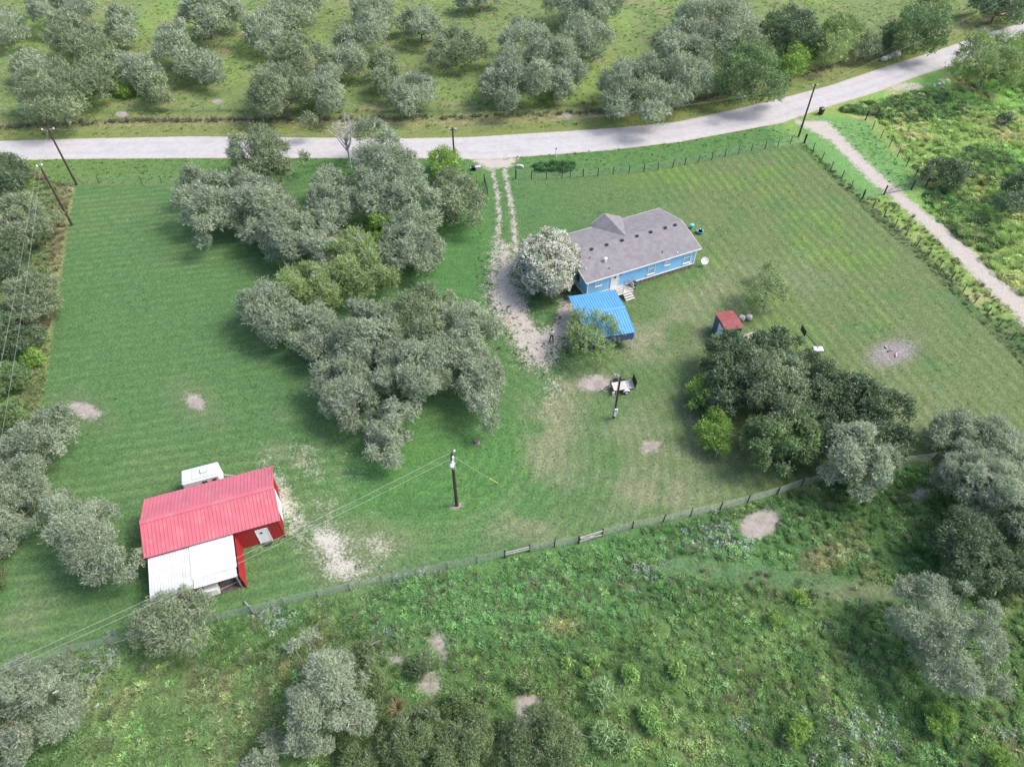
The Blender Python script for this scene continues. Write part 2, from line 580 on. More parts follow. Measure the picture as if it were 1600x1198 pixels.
# bare ground, gravel and road coverage; noise in the material makes their edges ragged
BARE = [(131, 641, 21, 14), (305, 627, 14, 13), (1016, 698, 13, 10), (1187, 818, 32, 23), (190, 178, 11, 5), (340, 158, 8, 4), (885, 181, 11, 4), (685, 1005, 20, 30), (672, 1065, 22, 26), (622, 1030, 18, 16), (826, 1100, 22, 22), (815, 1140, 10, 24), (990, 918, 9, 6), (930, 598, 26, 13), (1195, 483, 7, 4), (1440, 770, 18, 14), (714, 790, 7, 4), (1567, 190, 10, 5)]
bare = np.zeros(PX.size)
for e in BARE:
    bare = np.maximum(bare, np.clip(.5 - ell(*e) / (1.8 if e[1] < 960 or e[0] in (826, 815) else 2.6), 0, 1) * (1 if e[0] in (826, 815) else .80 if e[1] > 960 or e[0] == 1440 else 1))
ash = np.clip(.62 - ell(1394, 551, 22, 13) / 4.0, 0, 1)
lime = np.zeros(PX.size)
for (cx, cy, rx, ry, a) in [(514, 848, 15, 18, .95), (536, 886, 18, 9, .95), (524, 866, 12, 18, .8), (505, 870, 10, 14, .62), (545, 838, 12, 16, .5), (445, 785, 12, 38, .8), (480, 720, 26, 34, .45), (588, 852, 26, 18, .52), (545, 890, 20, 10, .7), (510, 800, 24, 30, .42), (400, 842, 28, 9, .5), (550, 730, 30, 60, .3)]:
    lime = np.maximum(lime, a * np.clip(.75 - ell(cx, cy, rx, ry) / 2.6, 0, 1))
road = cov(sd_road, 1.3)
grav = cov(sd_track - .5, 2.6) * .88
da, db = d_line(DRIVE_TRACK_A), d_line(DRIVE_TRACK_B)
g2 = np.maximum(cov(da - .40, 1.3), cov(db - .45, 1.3)) * .75
pad = cov(sd_poly(DRIVE_PAD), 5.5)
pad *= .74 - .55 * np.clip(.7 - ell(850, 470, 14, 30) / 1.5, 0, 1)
g2 = np.maximum(g2, pad)
g2 = np.maximum(g2, cov(sd_poly([(728, 246), (812, 246), (800, 262), (762, 266)]), 2.0) * .8)
g2 = np.maximum(g2, .52 * cov(np.minimum(ell(862, 610, 24, 40), ell(1540, 44, 20, 8)), 4.0))
grav = np.maximum(grav, g2)
grav = np.maximum(grav, .6 * np.clip(.6 - ell(1415, 135, 35, 7) / 2, 0, 1))
# under the barn's lean-to and the carport the ground is trodden bare
bare = np.maximum(bare, .8 * cov(sd_poly([(262, 930), (385, 905), (380, 917), (300, 935)]), 1.2))

# mowing lines
mow = np.zeros(PX.size)
fence_dir = (at(1600, 557) - at(1346, 311)).to_2d().normalized()
across = PX * -fence_dir.y + PY * fence_dir.x
ringc = at(690, 700)
ring = np.hypot((PX - ringc.x), (PY - ringc.y))
barn_dir = (math.cos(math.radians(12)), math.sin(math.radians(12)))
rows_w = PX * -barn_dir[1] + PY * barn_dir[0]
w_e = np.clip((PX - 17) / 5, 0, 1)
w_ring = np.clip((PX + 12) / 6, 0, 1) * (1 - w_e)
w_w = np.clip((-PX - 12) / 6, 0, 1)
mow_e, mow_r, mow_w = across, ring, rows_w
s_e = lw * w_e * (.4 + .6 * np.clip((wn1 - .35) * 4, 0, 1))
s_r = lw * w_ring * .55 * np.clip((62 - PY) / 10, 0, 1) + lw * w_ring * .25
s_w = lw * w_w * (.25 + .35 * np.clip((wn1 - .4) * 4, 0, 1))

verge_amt = np.maximum(cov(sd_verge, 1), cov(sd_everge, 1))
rough_amt = np.clip(1 - lw, 0, 1)
rough_amt = np.maximum(rough_amt * (1 - .5 * verge_amt), .0)
gz = -.02 + np.where(rough_amt > .5, (fbm(PX, PY, .5, 77, 3) - .62) * .35, 0) * np.clip(sd_lawn / 2, 0, 1) * np.clip(sd_road / 3, 0, 1) * np.clip(sd_track / 2, 0, 1)
gz = np.minimum(gz, .03)


def ground_mat():
    m, nt, out = nt_new('ground_cover')
    L = nt.links.new
    b = N(nt, 'ShaderNodeBsdfPrincipled', Roughness=.95)
    b.inputs['Specular IOR Level'].default_value = .15
    geo = N(nt, 'ShaderNodeNewGeometry')

    def A(name, out_='Fac'):
        return N(nt, 'ShaderNodeAttribute', attribute_name=name).outputs[out_]

    def noise(sc, det=5., rg=.6, off=0.0):
        n = N(nt, 'ShaderNodeTexNoise', Scale=sc, Detail=det, Roughness=rg)
        mp = N(nt, 'ShaderNodeMapping')
        mp.inputs['Location'].default_value = (off, off * .7, 0)
        L(geo.outputs['Position'], mp.inputs[0])
        L(mp.outputs[0], n.inputs['Vector'])
        return n.outputs[0]
    n_big, n_mid, n_fine, n_grain = noise(.25, 6.), noise(1.1, 6., .65, 5.), noise(4.5, 5., .7, 9.), noise(14., 3., .7, 3.)
    c = A('base_colour', 'Color')
    rough = A('rough')
    # light and dark blades, straw among the green
    k = math_n(nt, 'ADD', math_n(nt, 'MULTIPLY', n_fine, .75), math_n(nt, 'MULTIPLY', n_mid, .25))
    k = smooth_n(nt, k, .33, .68, .62, 1.42)
    c = mix_rgb(nt, 1.0, c, k, 'MULTIPLY')
    c = mix_rgb(nt, 1.0, c, smooth_n(nt, n_grain, .3, .72, .78, 1.24), 'MULTIPLY')
    c = mix_rgb(nt, math_n(nt, 'MULTIPLY', smooth_n(nt, n_mid, .52, .75), .26), c, (.135, .155, .070))
    c = mix_rgb(nt, math_n(nt, 'MULTIPLY', smooth_n(nt, n_big, .5, .72), .30), c, (.044, .108, .034))
    # mowing stripes: neighbouring passes lean the blades opposite ways
    for nm, st, freq, amt in (('mow_e', 's_e', 2 * math.pi / 1.35, .19), ('mow_r', 's_r', 2 * math.pi / 1.1, .14), ('mow_w', 's_w', 2 * math.pi / 1.2, .27)):
        ph = math_n(nt, 'ADD', math_n(nt, 'MULTIPLY', A(nm), freq), math_n(nt, 'MULTIPLY', n_big, 6.0))
        sn = math_n(nt, 'MULTIPLY', math_n(nt, 'SINE', ph), math_n(nt, 'MULTIPLY', A(st), amt))
        sn = math_n(nt, 'ADD', math_n(nt, 'MULTIPLY', sn, smooth_n(nt, n_mid, .3, .6)), 1.0)
        q = N(nt, 'ShaderNodeCombineColor')
        L(sn, q.inputs[0])
        L(sn, q.inputs[1])
        L(math_n(nt, 'ADD', math_n(nt, 'MULTIPLY', sn, .6), .4), q.inputs[2])
        c = mix_rgb(nt, 1.0, c, q.outputs[0], 'MULTIPLY')

    def cover(attr, amp, lo=.42, hi=.58, nz=None):
        nz = n_fine if nz is None else nz
        v = math_n(nt, 'ADD', A(attr), math_n(nt, 'MULTIPLY', math_n(nt, 'SUBTRACT', nz, .5), amp))
        return smooth_n(nt, v, lo, hi)
    peb = N(nt, 'ShaderNodeTexVoronoi', Scale=9.0)
    L(geo.outputs['Position'], peb.inputs['Vector'])
    n_mix = math_n(nt, 'ADD', math_n(nt, 'MULTIPLY', n_fine, .6), math_n(nt, 'MULTIPLY', n_mid, .4))
    # lime rubble near the barn
    c = mix_rgb(nt, cover('lime', 2.4, .36, .92, n_mix), c, mix_rgb(nt, smooth_n(nt, n_grain, .3, .7), (.30, .285, .225), (.55, .53, .48)))
    # bare pinkish soil
    soil = mix_rgb(nt, smooth_n(nt, n_mid, .3, .7), (.235, .205, .178), (.36, .325, .295))
    soil = mix_rgb(nt, math_n(nt, 'MULTIPLY', smooth_n(nt, n_grain, .55, .75), .5), soil, (.17, .14, .115))
    c = mix_rgb(nt, cover('bare', 1.3, .30, .74, n_mix), c, soil)
    # old bonfire: grey ash with charred bits
    a1 = mix_rgb(nt, smooth_n(nt, n_fine, .38, .62), (.13, .12, .125), (.30, .29, .30))
    c = mix_rgb(nt, cover('ash', 1.0, .22, .8, n_mix), c, mix_rgb(nt, smooth_n(nt, n_mid, .45, .6), a1, (.22, .175, .16)))
    # gravel: pale stones with dark gaps, grass growing through where traffic is thin
    gr = mix_rgb(nt, peb.outputs['Color'], (.31, .28, .24), (.46, .425, .38))
    gr = mix_rgb(nt, smooth_n(nt, n_fine, .5, .75, 0., .7), gr, (.24, .22, .19))
    gr = mix_rgb(nt, smooth_n(nt, n_mid, .45, .7, 0., .5), gr, (.42, .37, .335))
    c = mix_rgb(nt, cover('gravel', 2.2, .36, .64, n_mix), c, gr)
    # the road: pale caliche and worn seal coat
    rd = mix_rgb(nt, smooth_n(nt, n_mid, .3, .7), (.36, .348, .345), (.425, .41, .40))
    rd = mix_rgb(nt, smooth_n(nt, n_big, .48, .7, 0., .5), rd, (.32, .31, .325))
    rd = mix_rgb(nt, smooth_n(nt, n_grain, .6, .8, 0., .4), rd, (.32, .30, .295))
    wt = math_n(nt, 'MULTIPLY', smooth_n(nt, A('wheel'), .0, 1.0), smooth_n(nt, n_big, .3, .6))
    rd = mix_rgb(nt, math_n(nt, 'MULTIPLY', wt, .35), rd, (.30, .29, .308))
    c = mix_rgb(nt, cover('road', .55, .28, .42, n_mix), c, mix_rgb(nt, n_fine, (.36, .30, .24), (.44, .385, .34)))
    c = mix_rgb(nt, cover('road', .40, .47, .57, n_mix), c, rd)
    L(c, b.inputs['Base Color'])
    hgt = math_n(nt, 'ADD', math_n(nt, 'MULTIPLY', n_fine, .6), math_n(nt, 'MULTIPLY', n_grain, .4))
    bp = N(nt, 'ShaderNodeBump', Distance=.10)
    L(hgt, bp.inputs['Height'])
    L(math_n(nt, 'SUBTRACT', .75, math_n(nt, 'MULTIPLY', A('road'), .6)), bp.inputs['Strength'])
    L(bp.outputs[0], b.inputs['Normal'])
    L(b.outputs[0], out.inputs[0])
    return m


M['ground'] = ground_mat()
wheel = np.zeros(PX.size)
dl = np.minimum(sd_poly(ROAD), 0)
wheel = np.exp(-((-dl - 1.6) / .45) ** 2)
attrs = dict(rough=rough_amt, lime=lime, bare=bare, ash=ash, gravel=grav, road=road, wheel=wheel, mow_e=mow_e, mow_r=mow_r, mow_w=mow_w, s_e=s_e, s_r=s_r, s_w=s_w)

idx = np.arange(nx * ny).reshape(ny, nx)
quads = np.stack([idx[:-1, :-1], idx[:-1, 1:], idx[1:, 1:], idx[1:, :-1]], -1).reshape(-1, 4)


def qm(a):
    return a[quads].mean(1)


zone = np.full(len(quads), 0)
zn = ['weedy_field', 'pasture', 'brushy_field', 'overgrown_strip', 'road_verge', 'mown_lawn', 'bare_soil', 'gravel_driveway', 'gravel_track', 'road']
q_n = qm(north.astype(float)) > .5
zone[q_n] = 1
zone[qm(right.astype(float)) > .5] = 2
zone[qm(left.astype(float)) > .5] = 3
zone[(qm(verge_amt) > .5) | (q_n & (qm(sd_road) < 7.6))] = 4
zone[qm(sd_lawn) < 0] = 5
zone[(qm(np.maximum(bare, ash)) > .5) | (qm(lime) > .5)] = 6
zone[(qm(g2) > .5)] = 7
zone[qm(sd_track) < 0] = 8
zone[qm(sd_road) < 0] = 9
for k, nm in enumerate(zn):
    q = quads[zone == k]
    if not len(q):
        continue
    used, inv = np.unique(q, return_inverse=True)
    me = bpy.data.meshes.new(nm)
    me.vertices.add(len(used))
    me.vertices.foreach_set('co', np.stack([PX[used], PY[used], gz[used]], 1).astype(np.float32).ravel())
    me.loops.add(len(q) * 4)
    me.loops.foreach_set('vertex_index', inv.astype(np.int32).ravel())
    me.polygons.add(len(q))
    me.polygons.foreach_set('loop_start', np.arange(0, len(q) * 4, 4, dtype=np.int32))
    me.polygons.foreach_set('use_smooth', np.ones(len(q), bool))
    me.update(calc_edges=True)
    ca = me.attributes.new('base_colour', 'FLOAT_COLOR', 'POINT')
    ca.data.foreach_set('color', np.concatenate([base[used], np.ones((len(used), 1))], 1).astype(np.float32).ravel())
    for an, av in attrs.items():
        fa = me.attributes.new(an, 'FLOAT', 'POINT')
        fa.data.foreach_set('value', av[used].astype(np.float32))
    me.materials.append(M['ground'])
    o = bpy.data.objects.new(nm, me)
    COL.objects.link(o)
    o['kind'] = 'structure'

far_m, fnt, fout = nt_new('distant_grassland')
fb = N(fnt, 'ShaderNodeBsdfPrincipled', Roughness=.95)
fg = N(fnt, 'ShaderNodeNewGeometry')
fz = N(fnt, 'ShaderNodeTexNoise', Scale=.06, Detail=8.0, Roughness=.65)
fnt.links.new(fg.outputs['Position'], fz.inputs['Vector'])
fnt.links.new(mix_rgb(fnt, smooth_n(fnt, fz.outputs[0], .35, .65), (.04, .075, .025), (.10, .125, .045)), fb.inputs['Base Color'])
fnt.links.new(fb.outputs[0], fout.inputs[0])
gmb = MB().add([(-2500, -2500, -.35), (2500, -2500, -.35), (2500, 2500, -.35), (-2500, 2500, -.35)], [(0, 1, 2, 3)])
obj('ground', gmb, far_m, kind='structure')

# ---------------------------------------------------------------- blue house
def rad(d):
    return math.radians(d)


def roof_slab(eave0, eave1, ridge0, ridge1, t=.12):
    """A roof slope as a slab; corners go eave0 -> eave1 -> ridge1 -> ridge0."""
    n = (Vector(eave1) - Vector(eave0)).cross(Vector(ridge0) - Vector(eave0)).normalized()
    if n.z < 0:
        n = -n
    return MB().prism([eave0, eave1, ridge1, ridge0], -n * t)


def ribbed(eave0, eave1, ridge0, ridge1, pitch=.25, h=.035, w=.06, t=.03):
    """Sheet metal slope with standing ribs running from eave to ridge."""
    e0, e1, r0, r1 = map(Vector, (eave0, eave1, ridge0, ridge1))
    n = (e1 - e0).cross(r0 - e0).normalized()
    if n.z < 0:
        n = -n
    mb = MB().prism([e0, e1, r1, r0], -n * t)
    L = (e1 - e0).length
    k = max(1, int(L / pitch))
    ax = (e1 - e0).normalized()
    for i in range(k + 1):
        f = min(max(i / k, .006), .994)
        a, b = e0.lerp(e1, f), r0.lerp(r1, f)
        p = [a - ax * w / 2, a + ax * w / 2, a + ax * w / 4 + n * h, a - ax * w / 4 + n * h]
        mb.prism(p, b - a)
    return mb


def window(parent, x, z0, z1, w, y=0.0, split=True, label=None):
    """Sash window on a wall that faces local -y: frame, panes, sill."""
    f = MB()
    t = .07
    f.box((x - w / 2 - t / 2, y - .03, (z0 + z1) / 2), (t, .07, z1 - z0 + 2 * t))
    f.box((x + w / 2 + t / 2, y - .03, (z0 + z1) / 2), (t, .07, z1 - z0 + 2 * t))
    f.box((x, y - .031, z1 + t / 2), (w, .07, t))
    f.box((x, y - .031, z0 - t / 2), (w, .07, t))
    if split:
        f.box((x, y - .02, (z0 + z1) / 2), (w, .035, .045))
    fr = obj('window', f, M['white'], parent)
    g = [(z0, z1)] if not split else [(z0, (z0 + z1) / 2 - .022), ((z0 + z1) / 2 + .022, z1)]
    for i, (a, b) in enumerate(g):
        obj('pane', MB().box((x, y - .004, (a + b) / 2), (w, .012, b - a)), M['glass'] if i == 0 else M['curtain'], fr)
    obj('sill', MB().box((x, y - .07, z0 - t - .02), (w + .26, .1, .04)), M['white'], fr)
    return fr


HX, HY = 15.85, 9.35
house = thing('blue_house', 'long sky-blue house with grey shingle roof and white trim in the middle of the yard', 'house', (8.55, 62.85, 0), rad(24.6))
x0, x1, y0, y1, ZF, ZE, ZR = .35, HX - .4, .36, HY - .36, .62, 2.92, 4.08
ym = HY / 2
w = MB()
w.box(((x0 + x1) / 2, (y0 + y1) / 2, (ZF + ZE) / 2 + .02), (x1 - x0, y1 - y0, ZE - ZF - .04))
for xx in (x0 + .004, x1 - .024):
    w.prism([(xx, y0, ZE - .02), (xx, y1, ZE - .02), (xx, ym, ZR - .2)], (.02, 0, 0))
obj('wall', w, M['blue_wall'], house)
# lap boards of the front and the right end, each course a little proud
sid = MB()
k = 0
while ZF + .22 * k + .2 < ZE:
    z = ZF + .11 + .22 * k
    sid.add([(x0, y0 - .004, z + .11), (x1, y0 - .004, z + .11), (x1, y0 - .022, z - .1), (x0, y0 - .022, z - .1), (x0, y0 - .002, z - .104), (x1, y0 - .002, z - .104)], [(0, 1, 2, 3), (3, 2, 5, 4)])
    sid.add([(x1 + .004, y0, z + .11), (x1 + .004, y1, z + .11), (x1 + .022, y1, z - .1), (x1 + .022, y0, z - .1), (x1 + .002, y0, z - .104), (x1 + .002, y1, z - .104)], [(0, 1, 2, 3), (3, 2, 5, 4)])
    sid.add([(x0 - .004, y1, z + .11), (x0 - .004, y0, z + .11), (x0 - .022, y0, z - .1), (x0 - .022, y1, z - .1), (x0 - .002, y1, z - .104), (x0 - .002, y0, z - .104)], [(0, 1, 2, 3), (3, 2, 5, 4)])
    k += 1
obj('siding', sid, M['blue_wall'], house, kind='stuff')
obj('skirting', MB().box(((x0 + x1) / 2, (y0 + y1) / 2, ZF / 2 - .03), (x1 - x0 - .12, y1 - y0 - .12, ZF - .02)), M['skirting'], house)
panels = None
for i in range(26):
    xx = x0 + .3 + i * (x1 - x0 - .6) / 25
    if 2.9 < xx < 5.6:
        continue
    if panels is None:
        panels = obj('skirting_panel', MB().box((0, 0, 0), (.5, .03, .5)), M['skirting'], house)
        p = panels
    else:
        p = part_copy(panels, house)
    p.location = (xx, y0 - .0 + RNG.uniform(.0, .03), .28 + RNG.uniform(-.03, .02))
    p.rotation_euler = (RNG.uniform(-.05, .05), RNG.uniform(-.04, .04), 0)
tr = MB()
tr.box(((x0 + x1) / 2, y0 - .035, ZF), (x1 - x0 + .1, .06, .14))
tr.box((x0 - .035, (y0 + y1) / 2, ZF), (.06, y1 - y0, .14))
tr.box((x1 + .035, (y0 + y1) / 2, ZF), (.06, y1 - y0, .14))
for xx in (x0 + .05, x1 - .05):
    tr.box((xx, y0 - .04, (ZF + ZE) / 2 + .05), (.14, .055, ZE - ZF - .05))
obj('trim', tr, M['white'], house)
rf = obj('roof', roof_slab((0, 0, ZE + .06), (HX, 0, ZE + .06), (0, ym, ZR), (HX, ym, ZR)), M['shingle'], house)
rb = obj('roof', roof_slab((HX, HY, ZE + .06), (0, HY, ZE + .06), (HX, ym, ZR), (0, ym, ZR)), M['shingle'], house)
obj('ridge_cap', MB().prism([(.0, ym - .16, ZR - .03), (.0, ym, ZR + .03), (.0, ym + .16, ZR - .03)], (HX, 0, 0)), M['shingle'], house)
fa = MB()
fa.box((HX / 2, -.015, ZE - .02), (HX + .04, .03, .16))
fa.box((HX / 2, HY + .015, ZE - .02), (HX + .04, .03, .16))
for xx in (-.018, HX + .018):
    for (ya, yb) in ((0, ym), (HY, ym)):
        a, b = Vector((xx, ya, ZE - .02)), Vector((xx, yb, ZR - .06))
        fa.prism([a + Vector((-.015, 0, -.08)), a + Vector((.015, 0, -.08)), a + Vector((.015, 0, .07)), a + Vector((-.015, 0, .07))], b - a)
obj('fascia', fa, M['white'], house)
# cross gable over the entrance at the back
gx0, gx1, gxm, gyb, gyi, gzr = 5.95, 10.3, 7.85, HY + .55, ym + .05, ZR + .02
gp = MB()
gl = roof_slab((gx0, gyb, ZE + .06), (gxm, gyi, gzr - .02), (gxm, gyb, gzr), (gxm, gyi, gzr), .08)
obj('gable_roof', MB().prism([(gx0, gyb, ZE + .07), (gxm, gyb, gzr), (gxm, gyi, gzr), (gx0, HY - .15, ZE + .08)], (0, 0, -.10)), M['shingle'], house)
obj('gable_roof', MB().prism([(gxm, gyb, gzr), (gx1, gyb, ZE + .07), (gx1, HY - .15, ZE + .08), (gxm, gyi, gzr)], (0, 0, -.10)), M['shingle'], house)
obj('gable_wall', MB().prism([(gx0 + .15, gyb - .1, ZE - .1), (gx1 - .15, gyb - .1, ZE - .1), (gxm, gyb - .1, gzr - .14)], (0, -.05, 0)), M['white'], house)
gf = MB()
for xa in (gx0, gx1):
    a, b = Vector((xa, gyb + .02, ZE - .02)), Vector((gxm, gyb + .02, gzr - .08))
    gf.prism([a + Vector((0, -.03, -.08)), a + Vector((0, .015, -.08)), a + Vector((0, .015, .07)), a + Vector((0, -.03, .07))], b - a)
obj('gable_fascia', gf, M['white'], house)
for xa in (gx0 + .2, gx1 - .2):
    obj('porch_post', MB().box((xa, gyb - .12, (ZE - .1) / 2), (.1, .1, ZE - .12)), M['white'], house)
# roof vents and pipes
slope = (ZR - ZE - .06) / ym
for vx in (2.9, 4.95, 7.05, 9.15, 11.1, 13.2, 14.6):
    vy = ym - .5
    vz = ZE + .06 + slope * vy
    v = MB().box((vx, vy, vz + .07), (.3, .26, .15)).box((vx, vy, vz + .15), (.36, .34, .025))
    obj('roof_vent', v, M['dark'], house)
for (vx, vy, r, h, mm) in ((3.6, 2.1, .13, .45, 'white'), (2.05, 3.1, .05, .28, 'dark'), (3.5, .95, .05, .28, 'dark'), (10.85, 1.0, .05, .28, 'dark'), (.85, 1.8, .05, .25, 'white'), (12.55, .35, .06, .2, 'white')):
    vz = ZE + .06 + slope * vy
    p = MB().cyl((vx, vy, vz - .03), r, h, 10)
    if r > .1:
        p.lathe((vx, vy, vz + h - .03), [(.2, 0), (.22, .05), (.12, .14), (.01, .16)], 12)
    obj('vent_pipe', p, M[mm], house)
window(house, 1.82, 1.78, 2.5, .72, y0)
window(house, 9.15, 1.12, 2.55, .85, y0)
window(house, 11.35, 1.72, 2.4, .62, y0)
window(house, 14.25, 1.12, 2.55, .9, y0)
dr = obj('door', MB().box((4.05, y0 - .02, ZF + 1.08), (.92, .06, 2.05)), M['white'], house)
fr = MB().box((3.54, y0 - .03, ZF + 1.1), (.09, .09, 2.2)).box((4.56, y0 - .03, ZF + 1.1), (.09, .09, 2.2)).box((4.05, y0 - .03, ZF + 2.15), (.93, .09, .1))
obj('door_frame', fr, M['white'], house)
obj('door_light', MB().lathe((4.05, y0 - .055, ZF + 1.62), [(.16, 0), (.16, .02)], 12, Matrix.Rotation(rad(90), 3, 'X')), M['glass'], dr)
obj('door_handle', MB().lathe((4.42, y0 - .05, ZF + .98), [(.035, 0), (.045, .04), (.01, .06)], 8, Matrix.Rotation(rad(90), 3, 'X')), M['steel'], dr)
obj('porch_lamp', MB().bevbox((4.8, y0 - .07, ZF + 1.85), (.12, .12, .22), .02), M['dark'], house)
for yy in (2.4, 6.6):
    f = MB().box((x0 - .03, yy, 1.95), (.07, 1.0, 1.3))
    wn_ = obj('window', f, M['white'], house)
    obj('pane', MB().box((x0 - .068, yy, 1.95), (.012, .84, 1.14)), M['glass'], wn_)
hm = house.matrix_basis.copy()
hm = Matrix.Translation(house.location) @ Matrix.Rotation(rad(24.6), 4, 'Z')


def hw(x, y, z=0.0):
    return hm @ Vector((x, y, z))


# back steps with a small deck
deck = thing('wooden_deck', 'small grey wooden deck with steps at the white door of the blue house', 'deck', hw(0, 0), rad(24.6))
board = None
for i in range(9):
    if board is None:
        board = obj('plank', MB().box((0, 0, 0), (2.5, .135, .035)), M['paleboard'], deck)
        b = board
    else:
        b = part_copy(board, deck)
    b.location = (4.75, y0 - .17 - i * .15, ZF - .02 + RNG.uniform(-.004, .004))
fm = MB()
for xx in (3.55, 4.75, 5.95):
    for yy in (-.95, y0 - .2):
        fm.box((xx, yy, .28), (.09, .09, .56))
    fm.box((xx, -.32, ZF - .09), (.04, 1.3, .1))
obj('frame', fm, M['wood'], deck)
for i in range(3):
    obj('step', MB().box((5.15, -1.22 - .27 * i, .47 - .16 * i), (1.2, .27, .04)), M['paleboard'], deck)
for xx in (4.55, 5.75):
    obj('stringer', MB().prism([(xx - .02, -1.0, .42), (xx - .02, -1.0, .6), (xx - .02, -1.95, .06), (xx - .02, -1.85, .0), (xx - .02, -1.75, .0)], (.04, 0, 0)), M['wood'], deck)
for p in ((5.93, -.9), (5.93, .15), (4.62, -.9), (3.58, -.9)):
    obj('railing_post', MB().box((p[0], p[1], ZF + .45), (.08, .08, .95)), M['paleboard'], deck)
for z in (ZF + .5, ZF + .9):
    obj('rail', MB().box((5.93, -.38, z), (.05, .97, .09)), M['paleboard'], deck)
    obj('rail', MB().box((4.1, -.9, z), (.95, .05, .09)), M['paleboard'], deck)
for i in range(6):
    obj('baluster', MB().box((5.965, -.78 + i * .16, ZF + .47), (.02, .03, .86)), M['paleboard'], deck)

gr = thing('barbecue_grill', 'black barbecue grill standing beside the deck of the blue house', 'grill', hw(6.42, -.15), rad(24.6))
obj('body', MB().bevbox((0, 0, .72), (.75, .5, .28), .05), M['dark'], gr)
obj('lid', MB().prism([(-.37, -.24, .87), (-.37, .24, .87), (-.37, .2, 1.05), (-.37, .05, 1.14), (-.37, -.12, 1.1)], (.74, 0, 0)), M['dark'], gr)
for xx in (-.32, .32):
    for yy in (-.2, .2):
        obj('leg', MB().box((xx, yy, .29), (.045, .045, .58)), M['darksteel'], gr)
obj('shelf', MB().box((0, 0, .24), (.66, .42, .03)), M['steel'], gr)
obj('handle', MB().tube([(-.25, -.3, .98), (.25, -.3, .98)], .016), M['steel'], gr)

dish_p = at(1099, 415)
dish = thing('satellite_dish', 'round white satellite dish on a short pole off the right end of the blue house', 'satellite dish', dish_p, 0)
obj('mast', MB().cyl((0, 0, -.02), .035, .75, 8), M['steel'], dish)
Rd = Matrix.Rotation(rad(48), 3, 'X')
obj('reflector', MB().lathe((0, -.05, .78), [(.02, 0), (.2, .015), (.36, .07), (.45, .13), (.46, .13), (.36, .045), (.2, -.02), (.02, -.03)], 28, Rd), M['white'], dish, smooth=True)
obj('arm', MB().tube([Vector((0, -.05, .78)) + Rd @ Vector((0, -.44, .1)), Vector((0, -.05, .78)) + Rd @ Vector((0, -.1, .5))], .014), M['steel'], dish)
obj('receiver', MB().box(Vector((0, -.05, .78)) + Rd @ Vector((0, -.08, .52)), (.07, .07, .1), m=Rd), M['curtain'], dish)

tubp = at(1093, 364)
tub = thing('wading_tub', 'small blue tub holding white jugs off the right end of the blue house', 'tub', tubp)
obj('basin', MB().lathe((0, 0, 0), [(.36, 0), (.43, .32), (.46, .34), (.42, .34), (.35, .06), (.01, .05)], 20), M['blueplastic'], tub)
obj('rim_ring', MB().lathe((0, 0, .335), [(.47, 0), (.48, .03), (.43, .03), (.43, 0)], 20), M['teal'], tub)
for i, (xx, yy) in enumerate(((-.3, .02), (.05, .3), (.33, .05))):
    j = thing('water_jug', ['white plastic jug at the left side of the small blue tub', 'white plastic jug at the back of the small blue tub', 'white plastic jug at the right side of the small blue tub'][i], 'jug', tubp + Vector((xx, yy, .05)), group='white jugs in the blue tub')
    obj('body', MB().bevbox((0, 0, .2), (.16, .16, .38), .03), M['white'], j)
    obj('cap', MB().cyl((0, 0, .38), .04, .07, 8), M['blueplastic'], j)
tl = at(1080.5, 356.5)
tt = thing('toy_bin', 'teal plastic bin tucked behind the right gable end of the blue house', 'bin', tl, .5)
obj('body', MB().lathe((0, 0, 0), [(.2, 0), (.28, .5), (.3, .52)], 14), M['teal'], tt)
obj('lid', MB().lathe((0, 0, .52), [(.31, 0), (.31, .04), (.05, .09)], 14), M['teal'], tt)

# ---------------------------------------------------------------- carport
cpt = thing('carport', 'open carport with a bright blue ribbed metal roof beside the blue house', 'carport', (6.4, 61.13, 0), rad(12.4))
CW, CD, CE, CR = 5.5, 7.25, 2.5, 3.0
obj('roof_sheet', ribbed((0, 0, CE), (CW, 0, CE), (0, -CD / 2, CR), (CW, -CD / 2, CR), .3, .05, .09), M['blue_roof'], cpt)
obj('roof_sheet', ribbed((CW, -CD, CE), (0, -CD, CE), (CW, -CD / 2, CR), (0, -CD / 2, CR), .3, .05, .09), M['blue_roof'], cpt)
obj('ridge_cap', MB().prism([(0, -CD / 2 - .2, CR + .015), (0, -CD / 2, CR + .055), (0, -CD / 2 + .2, CR + .015)], (CW, 0, 0)), M['blue_roof'], cpt)
pst = None
for yy in (-.15, -CD / 3, -2 * CD / 3, -CD + .15):
    for xx in (.12, CW - .12):
        zz = CE + (CR - CE) * (1 - abs(yy + CD / 2) / (CD / 2)) - .06
        obj('post', MB().box((xx, yy, zz / 2), (.065, .065, zz)), M['white'], cpt)
bm_ = MB()
for yy in (-.15, -CD + .15):
    bm_.box((CW / 2, yy, CE - .07), (CW - .2, .06, .07))
for xx in (.12, CW - .12):
    for s in (0, 1):
        a = Vector((xx, -.1 if s == 0 else -CD + .1, CE - .09))
        b = Vector((xx, -CD / 2, CR - .1))
        bm_.tube([a, b], .035, 4)
obj('truss', bm_, M['white'], cpt)
obj('side_panel', MB().box((CW / 2 + .3, -CD + .08, 1.95), (CW - .8, .03, .95)), M['navy_wall'], cpt)
obj('side_panel', ribbed((CW - .05, -CD + .15, .9), (CW - .05, -CD + 2.6, .9), (CW - .05, -CD + .15, 2.35), (CW - .05, -CD + 2.6, 2.5), .24, .02), M['blue_roof'], cpt)

